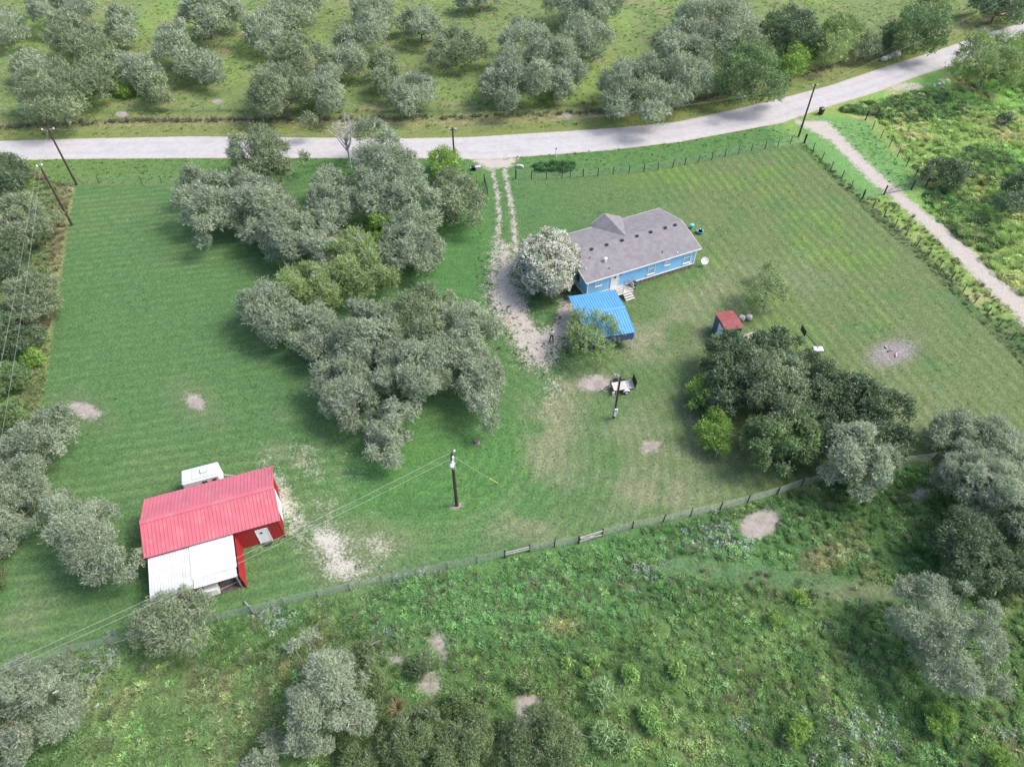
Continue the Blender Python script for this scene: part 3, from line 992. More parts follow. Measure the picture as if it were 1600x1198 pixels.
# ---------------------------------------------------------------- red barn with lean-to
BL, BD, BE, BR = 10.95, 6.02, 2.92, 3.82
barn = thing('red_barn', 'red metal barn with ribbed pinkish-red gable roof and a white lean-to', 'barn', (-30.05, 28.08, 0), rad(19.1))
bm = (BD) / 2
wb = MB()
wb.box((BL / 2, bm, BE / 2 - .05), (BL - .5, BD - .5, BE - .06))
for xx in (.254, BL - .274):
    wb.prism([(xx, .25, BE - .12), (xx, BD - .25, BE - .12), (xx, bm, BR - .18)], (.02, 0, 0))
for i in range(int(10.4 / .25)):
    wb.box((.35 + i * .25, .235, BE / 2 - .08), (.05, .03, BE - .16))
for i in range(int(5.4 / .25)):
    yy = .35 + i * .25
    if not 1.7 < yy < 4.0:
        wb.box((BL - .236, yy, BE / 2 - .05), (.03, .05, BE - .1))
obj('wall', wb, M['red_wall'], barn)
obj('roof_sheet', ribbed((0, 0, BE), (BL, 0, BE), (0, bm, BR), (BL, bm, BR), .3, .05, .08), M['red_roof'], barn)
obj('roof_sheet', ribbed((BL, BD, BE), (0, BD, BE), (BL, bm, BR), (0, bm, BR), .3, .05, .08), M['red_roof'], barn)
obj('ridge_cap', MB().prism([(-.01, bm - .22, BR + .005), (-.01, bm, BR + .065), (-.01, bm + .22, BR + .005)], (BL + .02, 0, 0)), M['red_roof'], barn)
for xx in (-.012, BL + .012):
    for ya in (0, BD):
        a, b = Vector((xx, ya, BE - .03)), Vector((xx, bm, BR - .03))
        obj('roof_trim', MB().prism([a + Vector((-.012, 0, -.09)), a + Vector((.012, 0, -.09)), a + Vector((.012, 0, .03)), a + Vector((-.012, 0, .03))], b - a), M['red_wall'], barn)
obj('corner_trim', MB().box((BL - .22, .23, BE / 2 - .06), (.08, .08, BE - .12)), M['red_wall'], barn)
d = obj('door', MB().box((9.15, .215, 1.06), (.9, .05, 2.0)), M['white'], barn)
obj('door_window', MB().box((9.05, .186, 1.62), (.24, .02, .26)), M['glass'], d)
obj('door_frame', MB().box((8.66, .2, 1.08), (.07, .07, 2.12)).box((9.64, .2, 1.08), (.07, .07, 2.12)).box((9.15, .2, 2.1), (.91, .07, .07)), M['white'], barn)
rd_ = MB()
for i in range(14):
    rd_.box((BL - .2 + .008 * (i % 2), 2.85, .12 + i * .17), (.04, 2.1, .155))
obj('roller_door', rd_, M['white'], barn)
obj('gable_lamp', MB().bevbox((BL - .2, bm, BR - .55), (.1, .2, .14), .02), M['steel'], barn)
# lean-to: two older grey sheets to the west, newer white ones to the east, a lower strip along the front
za, zb_ = 2.62, 2.12
obj('lean_to_sheet', ribbed((.22, -3.56, zb_), (3.5, -3.56, zb_), (.22, .12, za), (3.5, .12, za), .21, .025), M['grey_roof'], barn)
obj('lean_to_sheet', ribbed((3.46, -2.82, zb_ + .16), (6.98, -2.82, zb_ + .16), (3.46, .12, za + .05), (6.98, .12, za + .05), .21, .025), M['white_roof'], barn)
obj('lean_to_sheet', ribbed((3.56, -3.6, zb_ - .0), (6.9, -3.6, zb_ - .0), (3.56, -2.7, zb_ + .12), (6.9, -2.7, zb_ + .12), .21, .025), M['grey_roof'], barn)
for xx in (.35, 3.7, 6.75):
    obj('post', MB().box((xx, -3.42, (zb_ - .1) / 2), (.1, .1, zb_ - .08)), M['postpale'], barn)
bb = MB().box((3.6, -3.42, zb_ - .1), (6.7, .06, .12)).box((3.6, -1.6, 2.25), (6.6, .05, .12)).box((3.6, .05, 2.5), (6.6, .05, .12))
obj('beam', bb, M['wood'], barn)
obj('wing_wall', ribbed((7.12, -3.6, 0), (7.12, .2, 0), (7.02, -3.4, 1.75), (7.02, .2, 2.2), .25, .025), M['red_wall'], barn)
obj('lean_to_floor', MB().box((3.6, -1.75, .015), (6.8, 3.5, .03)), M['soil'], barn)
bmx = Matrix.Translation(barn.location) @ Matrix.Rotation(rad(19.1), 4, 'Z')


def bw(x, y, z=0.0):
    return bmx @ Vector((x, y, z))


mt = obj('door_mat', MB().prism([(math.cos(t) * .48, -math.sin(t) * .36, 0) for t in np.linspace(0, math.pi, 14)], (0, 0, .03)), M['rubber'])
mt.location = bw(9.15, .12, .005)
mt.rotation_euler = (0, 0, rad(19.1))
tag(mt, 'black half-round mat on the ground below the white door of the red barn', 'door mat')
fz_ = thing('chest_freezer', 'white chest standing under the front edge of the white lean-to', 'freezer', bw(4.45, -3.15), rad(19.1))
obj('body', MB().bevbox((0, 0, .42), (1.1, .6, .8), .04), M['white'], fz_)
obj('lid', MB().bevbox((0, 0, .87), (1.14, .64, .09), .03), M['white'], fz_)
obj('handle', MB().box((0, -.33, .8), (.25, .03, .04)), M['steel'], fz_)
pb = obj('leaning_board', MB().box((0, 0, 0), (.12, .05, 1.9)), M['paleboard'])
pb.location = bw(3.95, -3.75, .78)
pb.rotation_euler = (rad(-24), 0, rad(19.1))
tag(pb, 'pale board leaning against the front edge of the white lean-to', 'board')
tl_ = MB().tube([(-1.2, 0, 0), (1.3, .25, 0)], [.03, .02], 5)
po = obj('pipe', tl_, M['paleboard'])
po.location = bw(5.75, -3.2, .9)
po.rotation_euler = (0, rad(-8), rad(19))
po.location.z = .24
tag(po, 'thin pale pole lying on the dark floor under the white lean-to', 'pole')
for i, (yy, c) in enumerate(((-.9, 'white'), (-1.5, 'white'), (-2.7, 'steel'))):
    q = thing('paint_can', ['pale can nearest the barn wall in the gap beside the red side wall', 'pale can in the middle of the gap beside the red side wall', 'grey can nearest the front in the gap beside the red side wall'][i], 'can', bw(6.85, yy, .03), group='cans beside the red side wall')
    obj('body', MB().cyl((0, 0, 0), .14, .34, 12), M[c], q)
    obj('lid', MB().cyl((0, 0, .34), .145, .025, 12), M['steel'], q)

# ---------------------------------------------------------------- camper trailer behind the barn
cmp_ = thing('camper_trailer', 'small white camper trailer with pale blue roof parked behind the red barn', 'trailer', bw(2.86, 7.2), rad(19.1))
RL, RW, RH = 3.25, 1.62, 2.2
obj('body', MB().bevbox((RL / 2, RW / 2, 1.28), (RL, RW, 1.78), .12), M['white'], cmp_, smooth=False)
obj('roof', MB().bevbox((RL / 2 - .02, RW / 2 + .02, RH - .015), (RL - .26, RW - .3, .05), .02), M['rvroof'], cmp_)
sm = MB()
sm.box((.95, RW / 2 + .02, RH + .014), (.035, RW - .32, .012))
sm.box((RL / 2, RW / 2 - .68, RH + .012), (RL - .3, .03, .012))
sm.box((RL - .16, RW / 2, RH + .014), (.03, RW - .32, .012))
obj('seam', sm, M['rvline'], cmp_)
ac = obj('roof_unit', MB().bevbox((1.95, RW / 2 + .06, RH + .11), (.5, .46, .2), .06), M['white'], cmp_)
obj('shroud', MB().bevbox((1.95, RW / 2 + .06, RH + .025), (.62, .56, .04), .02), M['rvline'], ac)
obj('roof_hatch', MB().bevbox((2.0, RW / 2 - .45, RH + .04), (.24, .24, .08), .03), M['rvroof'], cmp_)
for (xx, ww, hh, zz) in ((2.75, .35, .45, 1.6), (1.9, .4, .35, 1.65)):
    wv = obj('window', MB().box((xx, -.01, zz), (ww, .03, hh)), M['dark'], cmp_)
    obj('pane', MB().box((xx, -.03, zz), (ww - .08, .012, hh - .08)), M['glass'], wv)
obj('side_stripe', MB().box((RL / 2, -.006, 1.0), (RL - .4, .02, .12)), M['rvline'], cmp_)
for yy in (.06, RW - .06):
    wh = obj('wheel', MB().lathe((1.35, yy, .33), [(.1, -.09), (.3, -.09), (.33, -.05), (.33, .05), (.3, .09), (.1, .09)], 18, Matrix.Rotation(rad(90), 3, 'X')), M['rubber'], cmp_)
    obj('rim', MB().lathe((1.35, yy, .33), [(.02, -.1), (.19, -.1), (.19, .1), (.02, .1)], 12, Matrix.Rotation(rad(90), 3, 'X')), M['steel'], wh)
obj('drawbar', MB().tube([(RL - .1, .3, .45), (RL + .95, RW / 2, .45)], .045, 4).tube([(RL - .1, RW - .3, .45), (RL + .95, RW / 2, .45)], .045, 4), M['paleboard'], cmp_)
obj('jack', MB().cyl((RL + .8, RW / 2, 0), .04, .7, 8), M['steel'], cmp_)

# ---------------------------------------------------------------- garden shed and what stands round it
shed = thing('garden_shed', 'small grey-blue shed with a red-brown roof and a pale door in the yard', 'shed', (22.55, 58.45, 0), rad(13.0))
SW, SD_ = 2.15, 2.85
ws = MB()
ws.prism([(.12, -.12, 0), (.12, -SD_ + .12, 0), (.12, -SD_ + .12, 2.28), (.12, -SD_ / 2, 2.48), (.12, -.12, 2.28)], (SW - .24, 0, 0))
for i in range(10):
    ws.box((.11, -.2 - i * .272, 1.1), (.02, .02, 2.15))
    ws.box((SW - .11, -.2 - i * .272, 1.1), (.02, .02, 2.15))
for i in range(8):
    ws.box((.2 + i * .25, -SD_ + .11, 1.1), (.02, .02, 2.15))
obj('wall', ws, M['shed_blue'], shed)
obj('roof', ribbed((SW, 0, 2.36), (SW, -SD_ / 2, 2.5), (0, 0, 2.36), (0, -SD_ / 2, 2.5), .25, .02), M['rust_roof'], shed)
obj('roof', ribbed((SW, -SD_ / 2, 2.5), (SW, -SD_, 2.36), (0, -SD_ / 2, 2.5), (0, -SD_, 2.36), .25, .02), M['rust_roof'], shed)
for yy in (-SD_ - .012, .012):
    obj('eave_trim', MB().box((SW / 2, yy, 2.32), (SW + .02, .025, .07)), M['paleboard'], shed)
sd1 = obj('door', MB().box((.085, -1.75, 1.0), (.05, 1.05, 1.95)), M['shed_door'], shed)
obj('handle', MB().box((.05, -1.35, 1.0), (.03, .03, .16)), M['darksteel'], sd1)
smx = Matrix.Translation(shed.location) @ Matrix.Rotation(rad(13), 4, 'Z')
bk = thing('bucket', 'small pale bucket by the back corner of the grey-blue shed', 'bucket', at(1110, 512))
obj('body', MB().lathe((0, 0, 0), [(.13, 0), (.17, .34), (.15, .34), (.12, .03)], 14), M['curtain'], bk)
obj('handle', MB().tube([(-.17, 0, .33), (-.1, 0, .43), (.1, 0, .43), (.17, 0, .33)], .01, 4), M['steel'], bk)
for i, (px, py) in enumerate(((1158.5, 499.5), (1169.5, 498.5))):
    t_ = thing('round_tub', ['pale round tub nearer the roof edge of the grey-blue shed', 'pale round tub further from the grey-blue shed'][i], 'tub', at(px, py), group='pale tubs behind the shed')
    obj('body', MB().lathe((0, 0, 0), [(.34, 0), (.37, .3), (.35, .48), (.3, .52), (.02, .53)], 18), M['paleboard'], t_, smooth=True)
    obj('hoop', MB().lathe((0, 0, .2), [(.375, 0), (.385, .03), (.37, .05)], 18), M['steel'], t_)
wp = at(1174, 524)
pile = thing('board_pile', 'stack of pale weathered boards lying between the shed and the dark oak', 'board pile', wp, .45)
for i in range(14):
    l = RNG.uniform(1.0, 1.8)
    o = obj('board', MB().box((0, 0, 0), (l, .14, .035)), M['paleboard' if i % 3 else 'wood'], pile)
    o.location = (RNG.uniform(-.15, .15), (i % 5) * .16 - .32 + RNG.uniform(-.03, .03), .03 + .045 * (i // 5))
    o.rotation_euler = (0, 0, RNG.uniform(-.18, .18))

# basketball hoop leaning over its base
hb = at(1278, 546)
hoop = thing('basketball_hoop', 'portable basketball hoop with black backboard leaning over its pale base on the lawn', 'basketball hoop', hb)
top = at(1257, 519, 2.9) - hb
obj('base', MB().bevbox((0, 0, .1), (1.05, .7, .2), .06), M['white'], hoop)
obj('pole', MB().tube([(0, 0, .15), top * .5 + Vector((0, 0, .1)), top], .045, 8), M['darksteel'], hoop)
obj('brace', MB().tube([(.3, .1, .18), top * .3], .025, 6), M['darksteel'], hoop)
fd = math.atan2(top.y, top.x)
Rb = Matrix.Rotation(fd, 3, 'Z')
bc = top + Rb @ Vector((.18, 0, .25))
bkb = obj('backboard', MB().box(bc, (.05, 1.1, .72), m=Rb), M['dark'], hoop)
obj('bracket', MB().tube([top, bc], .03, 5), M['darksteel'], hoop)
rc = bc + Rb @ Vector((.3, 0, -.25))
ring_pts = [rc + Vector((math.cos(t) * .23, math.sin(t) * .23, 0)) for t in np.linspace(0, 2 * math.pi, 17)]
obj('hoop_ring', MB().tube(ring_pts, .012, 5), M['orange'], hoop)
for s in (-.2, .2):
    w_ = obj('wheel', MB().lathe((.55, s, .08), [(.02, -.03), (.08, -.03), (.08, .03), (.02, .03)], 12, Matrix.Rotation(rad(90), 3, 'X')), M['rubber'], hoop)

# ---------------------------------------------------------------- flatbed trailer
trp = at(961, 613)
trl = thing('utility_trailer', 'small flatbed utility trailer with grey plank bed and raised mesh ramp', 'trailer', (10.5, 48.42, 0), rad(10.5))
TLn, TW, TZ = 2.3, 1.2, .58
plank = None
for i in range(7):
    if plank is None:
        plank = obj('plank', MB().box((0, 0, 0), (TLn - .1, .158, .04)), M['paleboard'], trl)
        p = plank
    else:
        p = part_copy(plank, trl)
    p.location = (TLn / 2, .12 + i * .166, TZ + RNG.uniform(-.004, .006))
f = MB()
for yy in (.02, TW - .0):
    f.box((TLn / 2, yy, TZ - .05), (TLn, .06, .12))
for xx in (.03, TLn / 2, TLn - .03):
    f.box((xx, TW / 2, TZ - .085), (.06, TW, .08))
obj('frame', f, M['darksteel'], trl)
rl = MB()
for yy in (TW + .02,):
    rl.tube([(0, yy, TZ + .32), (TLn, yy, TZ + .32)], .025, 5)
    for xx in (.02, .75, 1.5, TLn - .02):
        rl.tube([(xx, yy, TZ - .05), (xx, yy, TZ + .32)], .02, 5)
rl.tube([(0, .0, TZ + .2), (0, TW, TZ + .2)], .025, 5)
obj('side_rail', rl, M['darksteel'], trl)
rg = MB()
for z in np.linspace(0, .95, 9):
    rg.tube([(TLn + .04 + z * .1, .02, TZ + z), (TLn + .04 + z * .1, TW - .02, TZ + z)], .012, 4)
for yy in np.linspace(.02, TW - .02, 16):
    rg.tube([(TLn + .04, yy, TZ), (TLn + .135, yy, TZ + .95)], .022 if yy < .05 or yy > TW - .05 else .011, 4)
rg.box((TLn + .1, TW / 2, TZ + .47), (.006, TW - .1, .88), m=Matrix.Rotation(.1, 3, 'Y'))
obj('ramp', rg, M['darksteel'], trl)
for yy in (-.14, TW + .16):
    wh = obj('wheel', MB().lathe((1.4, yy, .28), [(.08, -.09), (.25, -.09), (.28, -.05), (.28, .05), (.25, .09), (.08, .09)], 18, Matrix.Rotation(rad(90), 3, 'X')), M['rubber'], trl)
    obj('rim', MB().lathe((1.4, yy, .28), [(.02, -.1), (.16, -.1), (.16, .1), (.02, .1)], 12, Matrix.Rotation(rad(90), 3, 'X')), M['white'], wh)
    mf = [(1.4 + .36 * math.cos(t), yy - .11, .3 + .34 * math.sin(t)) for t in np.linspace(.25, math.pi - .25, 9)]
    fb_ = MB()
    for a, b in zip(mf[:-1], mf[1:]):
        fb_.prism([a, b, (b[0], b[1], b[2] + .02), (a[0], a[1], a[2] + .02)], (0, .22, 0))
    obj('mudguard', fb_, M['white' if yy < 0 else 'darksteel'], trl)
obj('drawbar', MB().tube([(.05, .15, TZ - .08), (-.95, TW / 2, .45)], .035, 4).tube([(.05, TW - .15, TZ - .08), (-.95, TW / 2, .45)], .035, 4), M['darksteel'], trl)
obj('coupler', MB().bevbox((-1.05, TW / 2, .46), (.26, .1, .09), .02), M['steel'], trl)
obj('jack', MB().cyl((-.8, TW / 2 + .08, 0), .035, .75, 8), M['white'], trl)
obj('wheel_block', MB().box((.0, -.08, .25), (.3, .12, .52)), M['paleboard'], trl)
stp = trl.location + Vector((1.0, 1.55, 0))
sp = at(961.5, 597)
stt = thing('spare_tyre', 'spare tyre with a white rim propped up beside the flatbed trailer', 'tyre', (sp.x, sp.y, 0), rad(20))
obj('tyre', MB().lathe((0, 0, .3), [(.17, -.09), (.27, -.1), (.31, -.05), (.31, .05), (.27, .1), (.17, .09)], 20, Matrix.Rotation(rad(72), 3, 'X')), M['rubber'], stt)
obj('rim', MB().lathe((0, 0, .3), [(.03, -.06), (.17, -.08), (.18, 0), (.17, .06), (.03, .03)], 16, Matrix.Rotation(rad(72), 3, 'X')), M['white'], stt)


# ---------------------------------------------------------------- power poles and lines
def power_pole(base_px, top_py, label, arm=0.0, arm_rz=0.0, r=.15, insul=3, name='power_pole'):
    b = at(*base_px)
    h = height_to(b, top_py)
    t = thing(name, label, 'power pole', b, 0)
    obj('pole', MB().tube([(0, 0, -.1), (0, 0, h * .5), (0, 0, h)], [r, r * .85, r * .68], 10), M['pole'], t)
    R = Matrix.Rotation(arm_rz, 3, 'Z')
    if arm:
        obj('crossarm', MB().box((0, 0, h - .35), (arm, .1, .12), m=R), M['postpale'], t)
        obj('brace', MB().tube([R @ Vector((-arm * .3, .06, h - .38)), R @ Vector((0, .12, h - .95))], .02, 4).tube([R @ Vector((arm * .3, .06, h - .38)), R @ Vector((0, .12, h - .95))], .02, 4), M['steel'], t)
        xs = np.linspace(-arm * .45, arm * .45, insul)
        for q in xs:
            p = R @ Vector((q, 0, h - .29))
            obj('insulator', MB().lathe(p, [(.04, 0), (.085, .04), (.04, .08), (.085, .12), (.03, .17)], 8), M['white'], t)
    else:
        for k in range(insul):
            a = k * 2 * math.pi / max(insul, 1) + .6
            e = Vector((math.cos(a) * .28, math.sin(a) * .28, h + .1))
            obj('bracket', MB().tube([(0, 0, h - .25), e], .022, 5), M['steel'], t)
            obj('insulator', MB().lathe(e, [(.03, -.04), (.09, .0), (.04, .06), (.085, .11), (.03, .17)], 8), M['white'], t)
    return t, b, h


def power_line(label, a, b, sag=.5, r=.013, name='power_line', group=None, cat='power line'):
    a, b = Vector(a), Vector(b)
    pts = []
    for i in range(25):
        f = i / 24
        p = a.lerp(b, f)
        p.z -= sag * 4 * f * (1 - f)
        pts.append(p)
    o = obj(name, MB().tube(pts, r, 4), M['cable'])
    return tag(o, label, cat, group)


p1, b1, h1 = power_pole((120, 289), 199, 'tall power pole with a crossarm at the top left corner of the left lawn', 1.6, rad(10))
p2, b2, h2 = power_pole((113, 352), 260, 'bare power pole without a crossarm on the left edge of the lawn', 0, 0, insul=2)
p3, b3, h3 = power_pole((1248, 213), 131, 'power pole at the road corner where the white gravel track begins', .9, rad(20), insul=2)
p4, b4, h4 = power_pole((711, 262), 199, 'power pole behind the round bright green tree at the driveway entrance', 1.0, 0, insul=2)
p5, b5, h5 = power_pole((714, 789), 708, 'dark power pole with a grey transformer standing alone on the lower lawn', 0, 0, r=.17, insul=1)
tz = h5 - 1.05
obj('transformer', MB().lathe((.05, -.32, tz - .55), [(.2, 0), (.23, .04), (.23, .62), (.2, .68), (.04, .7)], 16), M['steel'], p5, smooth=False)
obj('bushing', MB().lathe((.05, -.32, tz + .14), [(.05, 0), (.08, .08), (.04, .14), (.08, .2), (.03, .28)], 8), M['white'], p5)
obj('lamp_head', MB().lathe((.0, -.62, tz + .12), [(.03, .26), (.12, .2), (.2, .06), (.2, .0), (.03, -.04)], 14), M['white'], p5)
obj('lamp_arm', MB().tube([(0, -.1, tz + .3), (0, -.6, tz + .34)], .022, 5), M['steel'], p5)
obj('cable_hanger', MB().box((.1, -.12, h5 - .55), (.14, .14, .5)), M['white'], p5)

b6 = at(959, 653)
h6 = height_to(b6, 588)
p6 = thing('service_pole', 'short dark service pole with a white meter box in front of the flatbed trailer', 'service pole', b6)
obj('pole', MB().tube([(0, 0, -.1), (0, 0, h6)], [.11, .085], 10), M['pole'], p6)
mb_ = obj('meter_box', MB().bevbox((.06, -.17, 1.35), (.3, .16, .5), .02), M['white'], p6)
obj('meter_dial', MB().lathe((.06, -.26, 1.45), [(.09, 0), (.09, .05), (.06, .08)], 12, Matrix.Rotation(rad(90), 3, 'X')), M['glass'], mb_)
obj('breaker_panel', MB().bevbox((.02, -.16, .8), (.24, .14, .55), .02), M['white'], p6)
obj('conduit', MB().tube([(-.14, -.02, .0), (-.14, -.02, h6 - .4)], .035, 6), M['cable'], p6)
obj('cable_riser', MB().tube([(-.3, -.1, 0), (-.2, -.12, .6)], .04, 6), M['steel'], p6)
obj('lamp_arm', MB().tube([(0, 0, h6 - .1), (-.3, .15, h6 + .12), (-.5, .25, h6 + .1)], .025, 5), M['steel'], p6)
obj('lamp_head', MB().lathe((-.55, .27, h6 - .08), [(.15, 0), (.13, .08), (.06, .16), (.03, .18)], 12), M['steel'], p6)

pR = at(1597, 38)
p7 = thing('power_pole', 'far power pole beside the road at the top right corner of the picture', 'power pole', pR)
obj('pole', MB().tube([(0, 0, -.1), (0, 0, 8.5)], [.15, .11], 8), M['pole'], p7)
obj('crossarm', MB().box((0, 0, 8.1), (1.0, .1, .12)), M['postpale'], p7)

T1, T2, T3, T4, T5 = (Vector((*b.to_2d(), h)) for b, h in ((b1, h1), (b2, h2 + .15), (b3, h3), (b4, h4), (b5, h5)))
grp = 'power lines'
power_line('upper thin cable between the two poles at the left edge of the lawn', T1 + Vector((0, 0, -.2)), T2, .35, .009, group=grp)
offl = at(-150, 1290, 7.5)
power_line('left one of the two cables running down over the left-hand thicket', T2 + Vector((-.3, 0, .1)), offl + Vector((-.6, 0, .2)), 1.1, .0085, group=grp)
power_line('right one of the two cables running down over the left-hand thicket', T2 + Vector((.25, 0, .1)), offl + Vector((1.3, -.3, -.1)), 1.1, .0085, group=grp)
offc = at(-230, 1150, 6.5)
power_line('upper cable from the transformer pole past the red barn', T5 + Vector((-.1, 0, .05)), offc + Vector((0, 0, .6)), .7, .011, group=grp)
power_line('lower cable from the transformer pole past the red barn', T5 + Vector((-.1, 0, -.75)), offc + Vector((0, 0, -.1)), .7, .011, group=grp)
power_line('roadside cable from the gravel track pole to the driveway pole', T3 + Vector((-.3, 0, -.2)), T4 + Vector((.3, 0, -.2)), .8, .009, group=grp)
power_line('roadside cable passing behind the grey grove to the top left pole', T4 + Vector((-.3, 0, -.2)), T1 + Vector((.4, 0, -.2)), .9, .009, group=grp)
power_line('roadside cable from the gravel track pole to the far top right pole', T3 + Vector((.3, 0, -.2)), Vector((*pR.to_2d(), 8.2)), .8, .009, group=grp)
ga = at(778, 755)
gw = thing('guy_wire', 'guy wire of the transformer pole with a yellow guard at its foot', 'guy wire', ga)
gt = T5 + Vector((0, 0, -.3)) - ga
obj('cable', MB().tube([(0, 0, -.05), gt], .013, 4), M['cable'], gw)
gd = gt.normalized()
obj('guard', MB().tube([gd * .05 + Vector((0, 0, .02)), gd * .9 + Vector((0, 0, .03)), gd * 1.75], .035, 6), M['yellow'], gw)


# ---------------------------------------------------------------- fences and gates
def wire_fence(label, posts_px, h=1.2, pr=.06, mesh=True, vstep=.16, hn=9, group=None, pm='post', wr=.0055, corner=(), inner=0):
    P = [at(*p) for p in posts_px]
    if inner:
        Q = []
        for a, b in zip(P[:-1], P[1:]):
            Q += [a.lerp(b, k / inner) for k in range(inner)]
        P = Q + [P[-1]]
    t = thing('wire_fence', label, 'fence', P[0], 0, group)
    o0 = P[0]
    src = None
    for i, p in enumerate(P):
        big = i in corner
        if big:
            q = obj('post', MB().tube([(0, 0, -.05), (0, 0, h + .25)], pr * 1.7, 8), M[pm], t)
        elif src is None:
            src = obj('post', MB().tube([(0, 0, -.05), (0, 0, h + .08)], [pr, pr * .9], 7), M[pm], t)
            q = src
        else:
            q = part_copy(src, t)
        q.location = p - o0
        if not big:
            q.rotation_euler = (RNG.uniform(-.05, .05), RNG.uniform(-.05, .05), 0)
    mb = MB()
    hs = np.linspace(.05, h, hn) if mesh else np.linspace(.35, h, hn)
    for a, b in zip(P[:-1], P[1:]):
        a, b = a - o0, b - o0
        for z in hs:
            mb.tube([a + Vector((0, 0, z)), (a + b) / 2 + Vector((0, 0, z - .015)), b + Vector((0, 0, z))], wr, 3, False)
        if mesh:
            n = max(2, int((b - a).length / vstep))
            for k in range(n):
                q = a.lerp(b, (k + .5) / n)
                mb.tube([q + Vector((0, 0, .05)), q + Vector((0, 0, h))], wr, 3, False)
    obj('wire_mesh', mb, M['wire'], t)
    return t


fg_ = 'wire fences round the yard'
wire_fence('wire fence with dark posts along the road side of the lawn, right of the driveway', [(806, 279), (830.5, 279.7), (853.8, 280), (878, 279), (891, 277), (911, 276), (934, 275), (957.7, 272.5), (982.6, 270.5), (1006, 269), (1027.7, 266), (1051, 262), (1070, 258), (1091, 254), (1112, 250), (1132.6, 245), (1153.5, 241), (1174, 236), (1195, 233), (1215, 229.5), (1234.5, 225.5), (1256, 223.4)], 1.2, group=fg_, corner=(0, 21))
wire_fence('wire fence with dark posts between the lawn and the white gravel track', [(1257, 224), (1270, 235.6), (1284, 250), (1298, 265), (1315, 279), (1329, 295), (1346.7, 311), (1380.7, 304.5)], 1.25, group=fg_, corner=(0, 6, 7))
wire_fence('wire fence sunk in tall grass from the gate corner to the right edge', [(1347, 311.5), (1398, 354), (1450, 400), (1505, 455), (1560, 511), (1620, 572), (1690, 640)], 1.1, group=fg_, inner=3, hn=6, vstep=.3)
wire_fence('wire fence with dark posts on the far side of the white gravel track', [(1369, 184), (1352, 188), (1363, 202), (1376, 215.5), (1389, 230), (1401.8, 245), (1416, 259.5), (1429.7, 276), (1446, 291.7), (1424, 296)], 1.3, group=fg_, corner=(0, 1, 8, 9), vstep=.3, hn=6)
wire_fence('wire fence with thin posts at the top of the left lawn', [(121, 288), (155, 286.5), (222, 286.5), (253, 286), (285, 285.5), (330, 285), (380, 284.5), (440, 284.5), (500, 284), (560, 284), (620, 284), (670, 284), (720, 284), (745, 285), (757, 285)], 1.1, .045, group=fg_, corner=(0, 14), vstep=.3, hn=6)
wire_fence('long wire mesh fence below the barn, between the left edge and the plank panel', [(-70, 1088), (0, 1062), (58, 1040), (114.6, 1018), (172.8, 1006), (212, 996), (275, 983), (342, 969), (396, 956.5), (446, 943.5), (498, 932), (548, 921), (598, 909.6), (650, 899), (700, 888.5), (746, 879), (789, 869.8)], 1.25, .055, group=fg_, pm='postpale', vstep=.11, hn=12, wr=.0052)
wire_fence('short length of wire fence between the two pale plank panels', [(827.4, 861), (866, 854), (903.9, 848)], 1.2, .06, group=fg_, vstep=.11, hn=12, wr=.0052)
wire_fence('wire mesh fence from the right plank panel past the dark oak grove', [(940, 837), (988, 825), (1036, 815.5), (1079, 806), (1125, 796), (1168, 784.5), (1214, 772), (1252, 758.5), (1300, 748), (1350, 737), (1400, 727), (1458, 718), (1520, 705), (1577, 691), (1620, 683), (1690, 670)], 1.2, .06, group=fg_, vstep=.11, hn=12, wr=.0052)
wire_fence('low strand wire fence in the tall grass on the far side of the road', [(-60, 206), (60, 200), (130, 197), (200, 193), (300, 192), (400, 192), (500, 191), (600, 190), (738, 187), (870, 182), (980, 178), (1060, 166), (1150, 148), (1230, 128), (1300, 107)], 1.2, .04, mesh=False, hn=4, group=fg_, inner=3, wr=.008)


def plank_panel(label, a_px, b_px, cross):
    a, b = at(*a_px), at(*b_px)
    d = b - a
    t = thing('plank_panel', label, 'fence panel', a, math.atan2(d.y, d.x), 'pale plank panels in the lower fence')
    L = d.length
    for xx in (0, L):
        obj('post', MB().box((xx, 0, .62), (.12, .12, 1.3)), M['post'], t)
    for z in ((.95, .62) if not cross else (1.05, .35)):
        obj('board', MB().box((L / 2, -.08, z), (L - .05, .035, .16)), M['paleboard'], t)
    if cross:
        ang = math.atan2(.6, L)
        for s in (1, -1):
            obj('brace', MB().box((L / 2, -.1 - .03 * s, .7), (L - .15, .03, .13), m=Matrix.Rotation(s * ang, 3, 'Y')), M['paleboard'], t)
    return t


plank_panel('pale plank fence panel with two level boards, the left one of the pair', (789, 871), (827, 861.5), False)
plank_panel('pale plank fence panel with crossed braces, the right one of the pair', (904, 848.5), (940, 837.5), True)


def pipe_gate(label, a, b, h=1.25):
    d = b - a
    t = thing('pipe_gate', label, 'gate', a, math.atan2(d.y, d.x), 'pipe gates')
    L = d.length
    fr_ = MB().tube([(.12, 0, .2), (L - .12, 0, .2), (L - .12, 0, h), (.12, 0, h), (.12, 0, .2)], .03, 6)
    obj('frame', fr_, M['darksteel'], t)
    for z in np.linspace(.2, h, 6)[1:-1]:
        obj('bar', MB().tube([(.14, 0, z), (L - .14, 0, z)], .022, 5), M['darksteel'], t)
    obj('brace', MB().tube([(.14, .03, .22), (L / 2, .03, h - .03)], .02, 5).tube([(L / 2, .03, h - .03), (L - .14, .03, .22)], .02, 5), M['darksteel'], t)
    for xx in (0.0,):
        obj('hinge', MB().box((.06, 0, .4), (.12, .05, .06)).box((.06, 0, 1.05), (.12, .05, .06)), M['steel'], t)
    return t


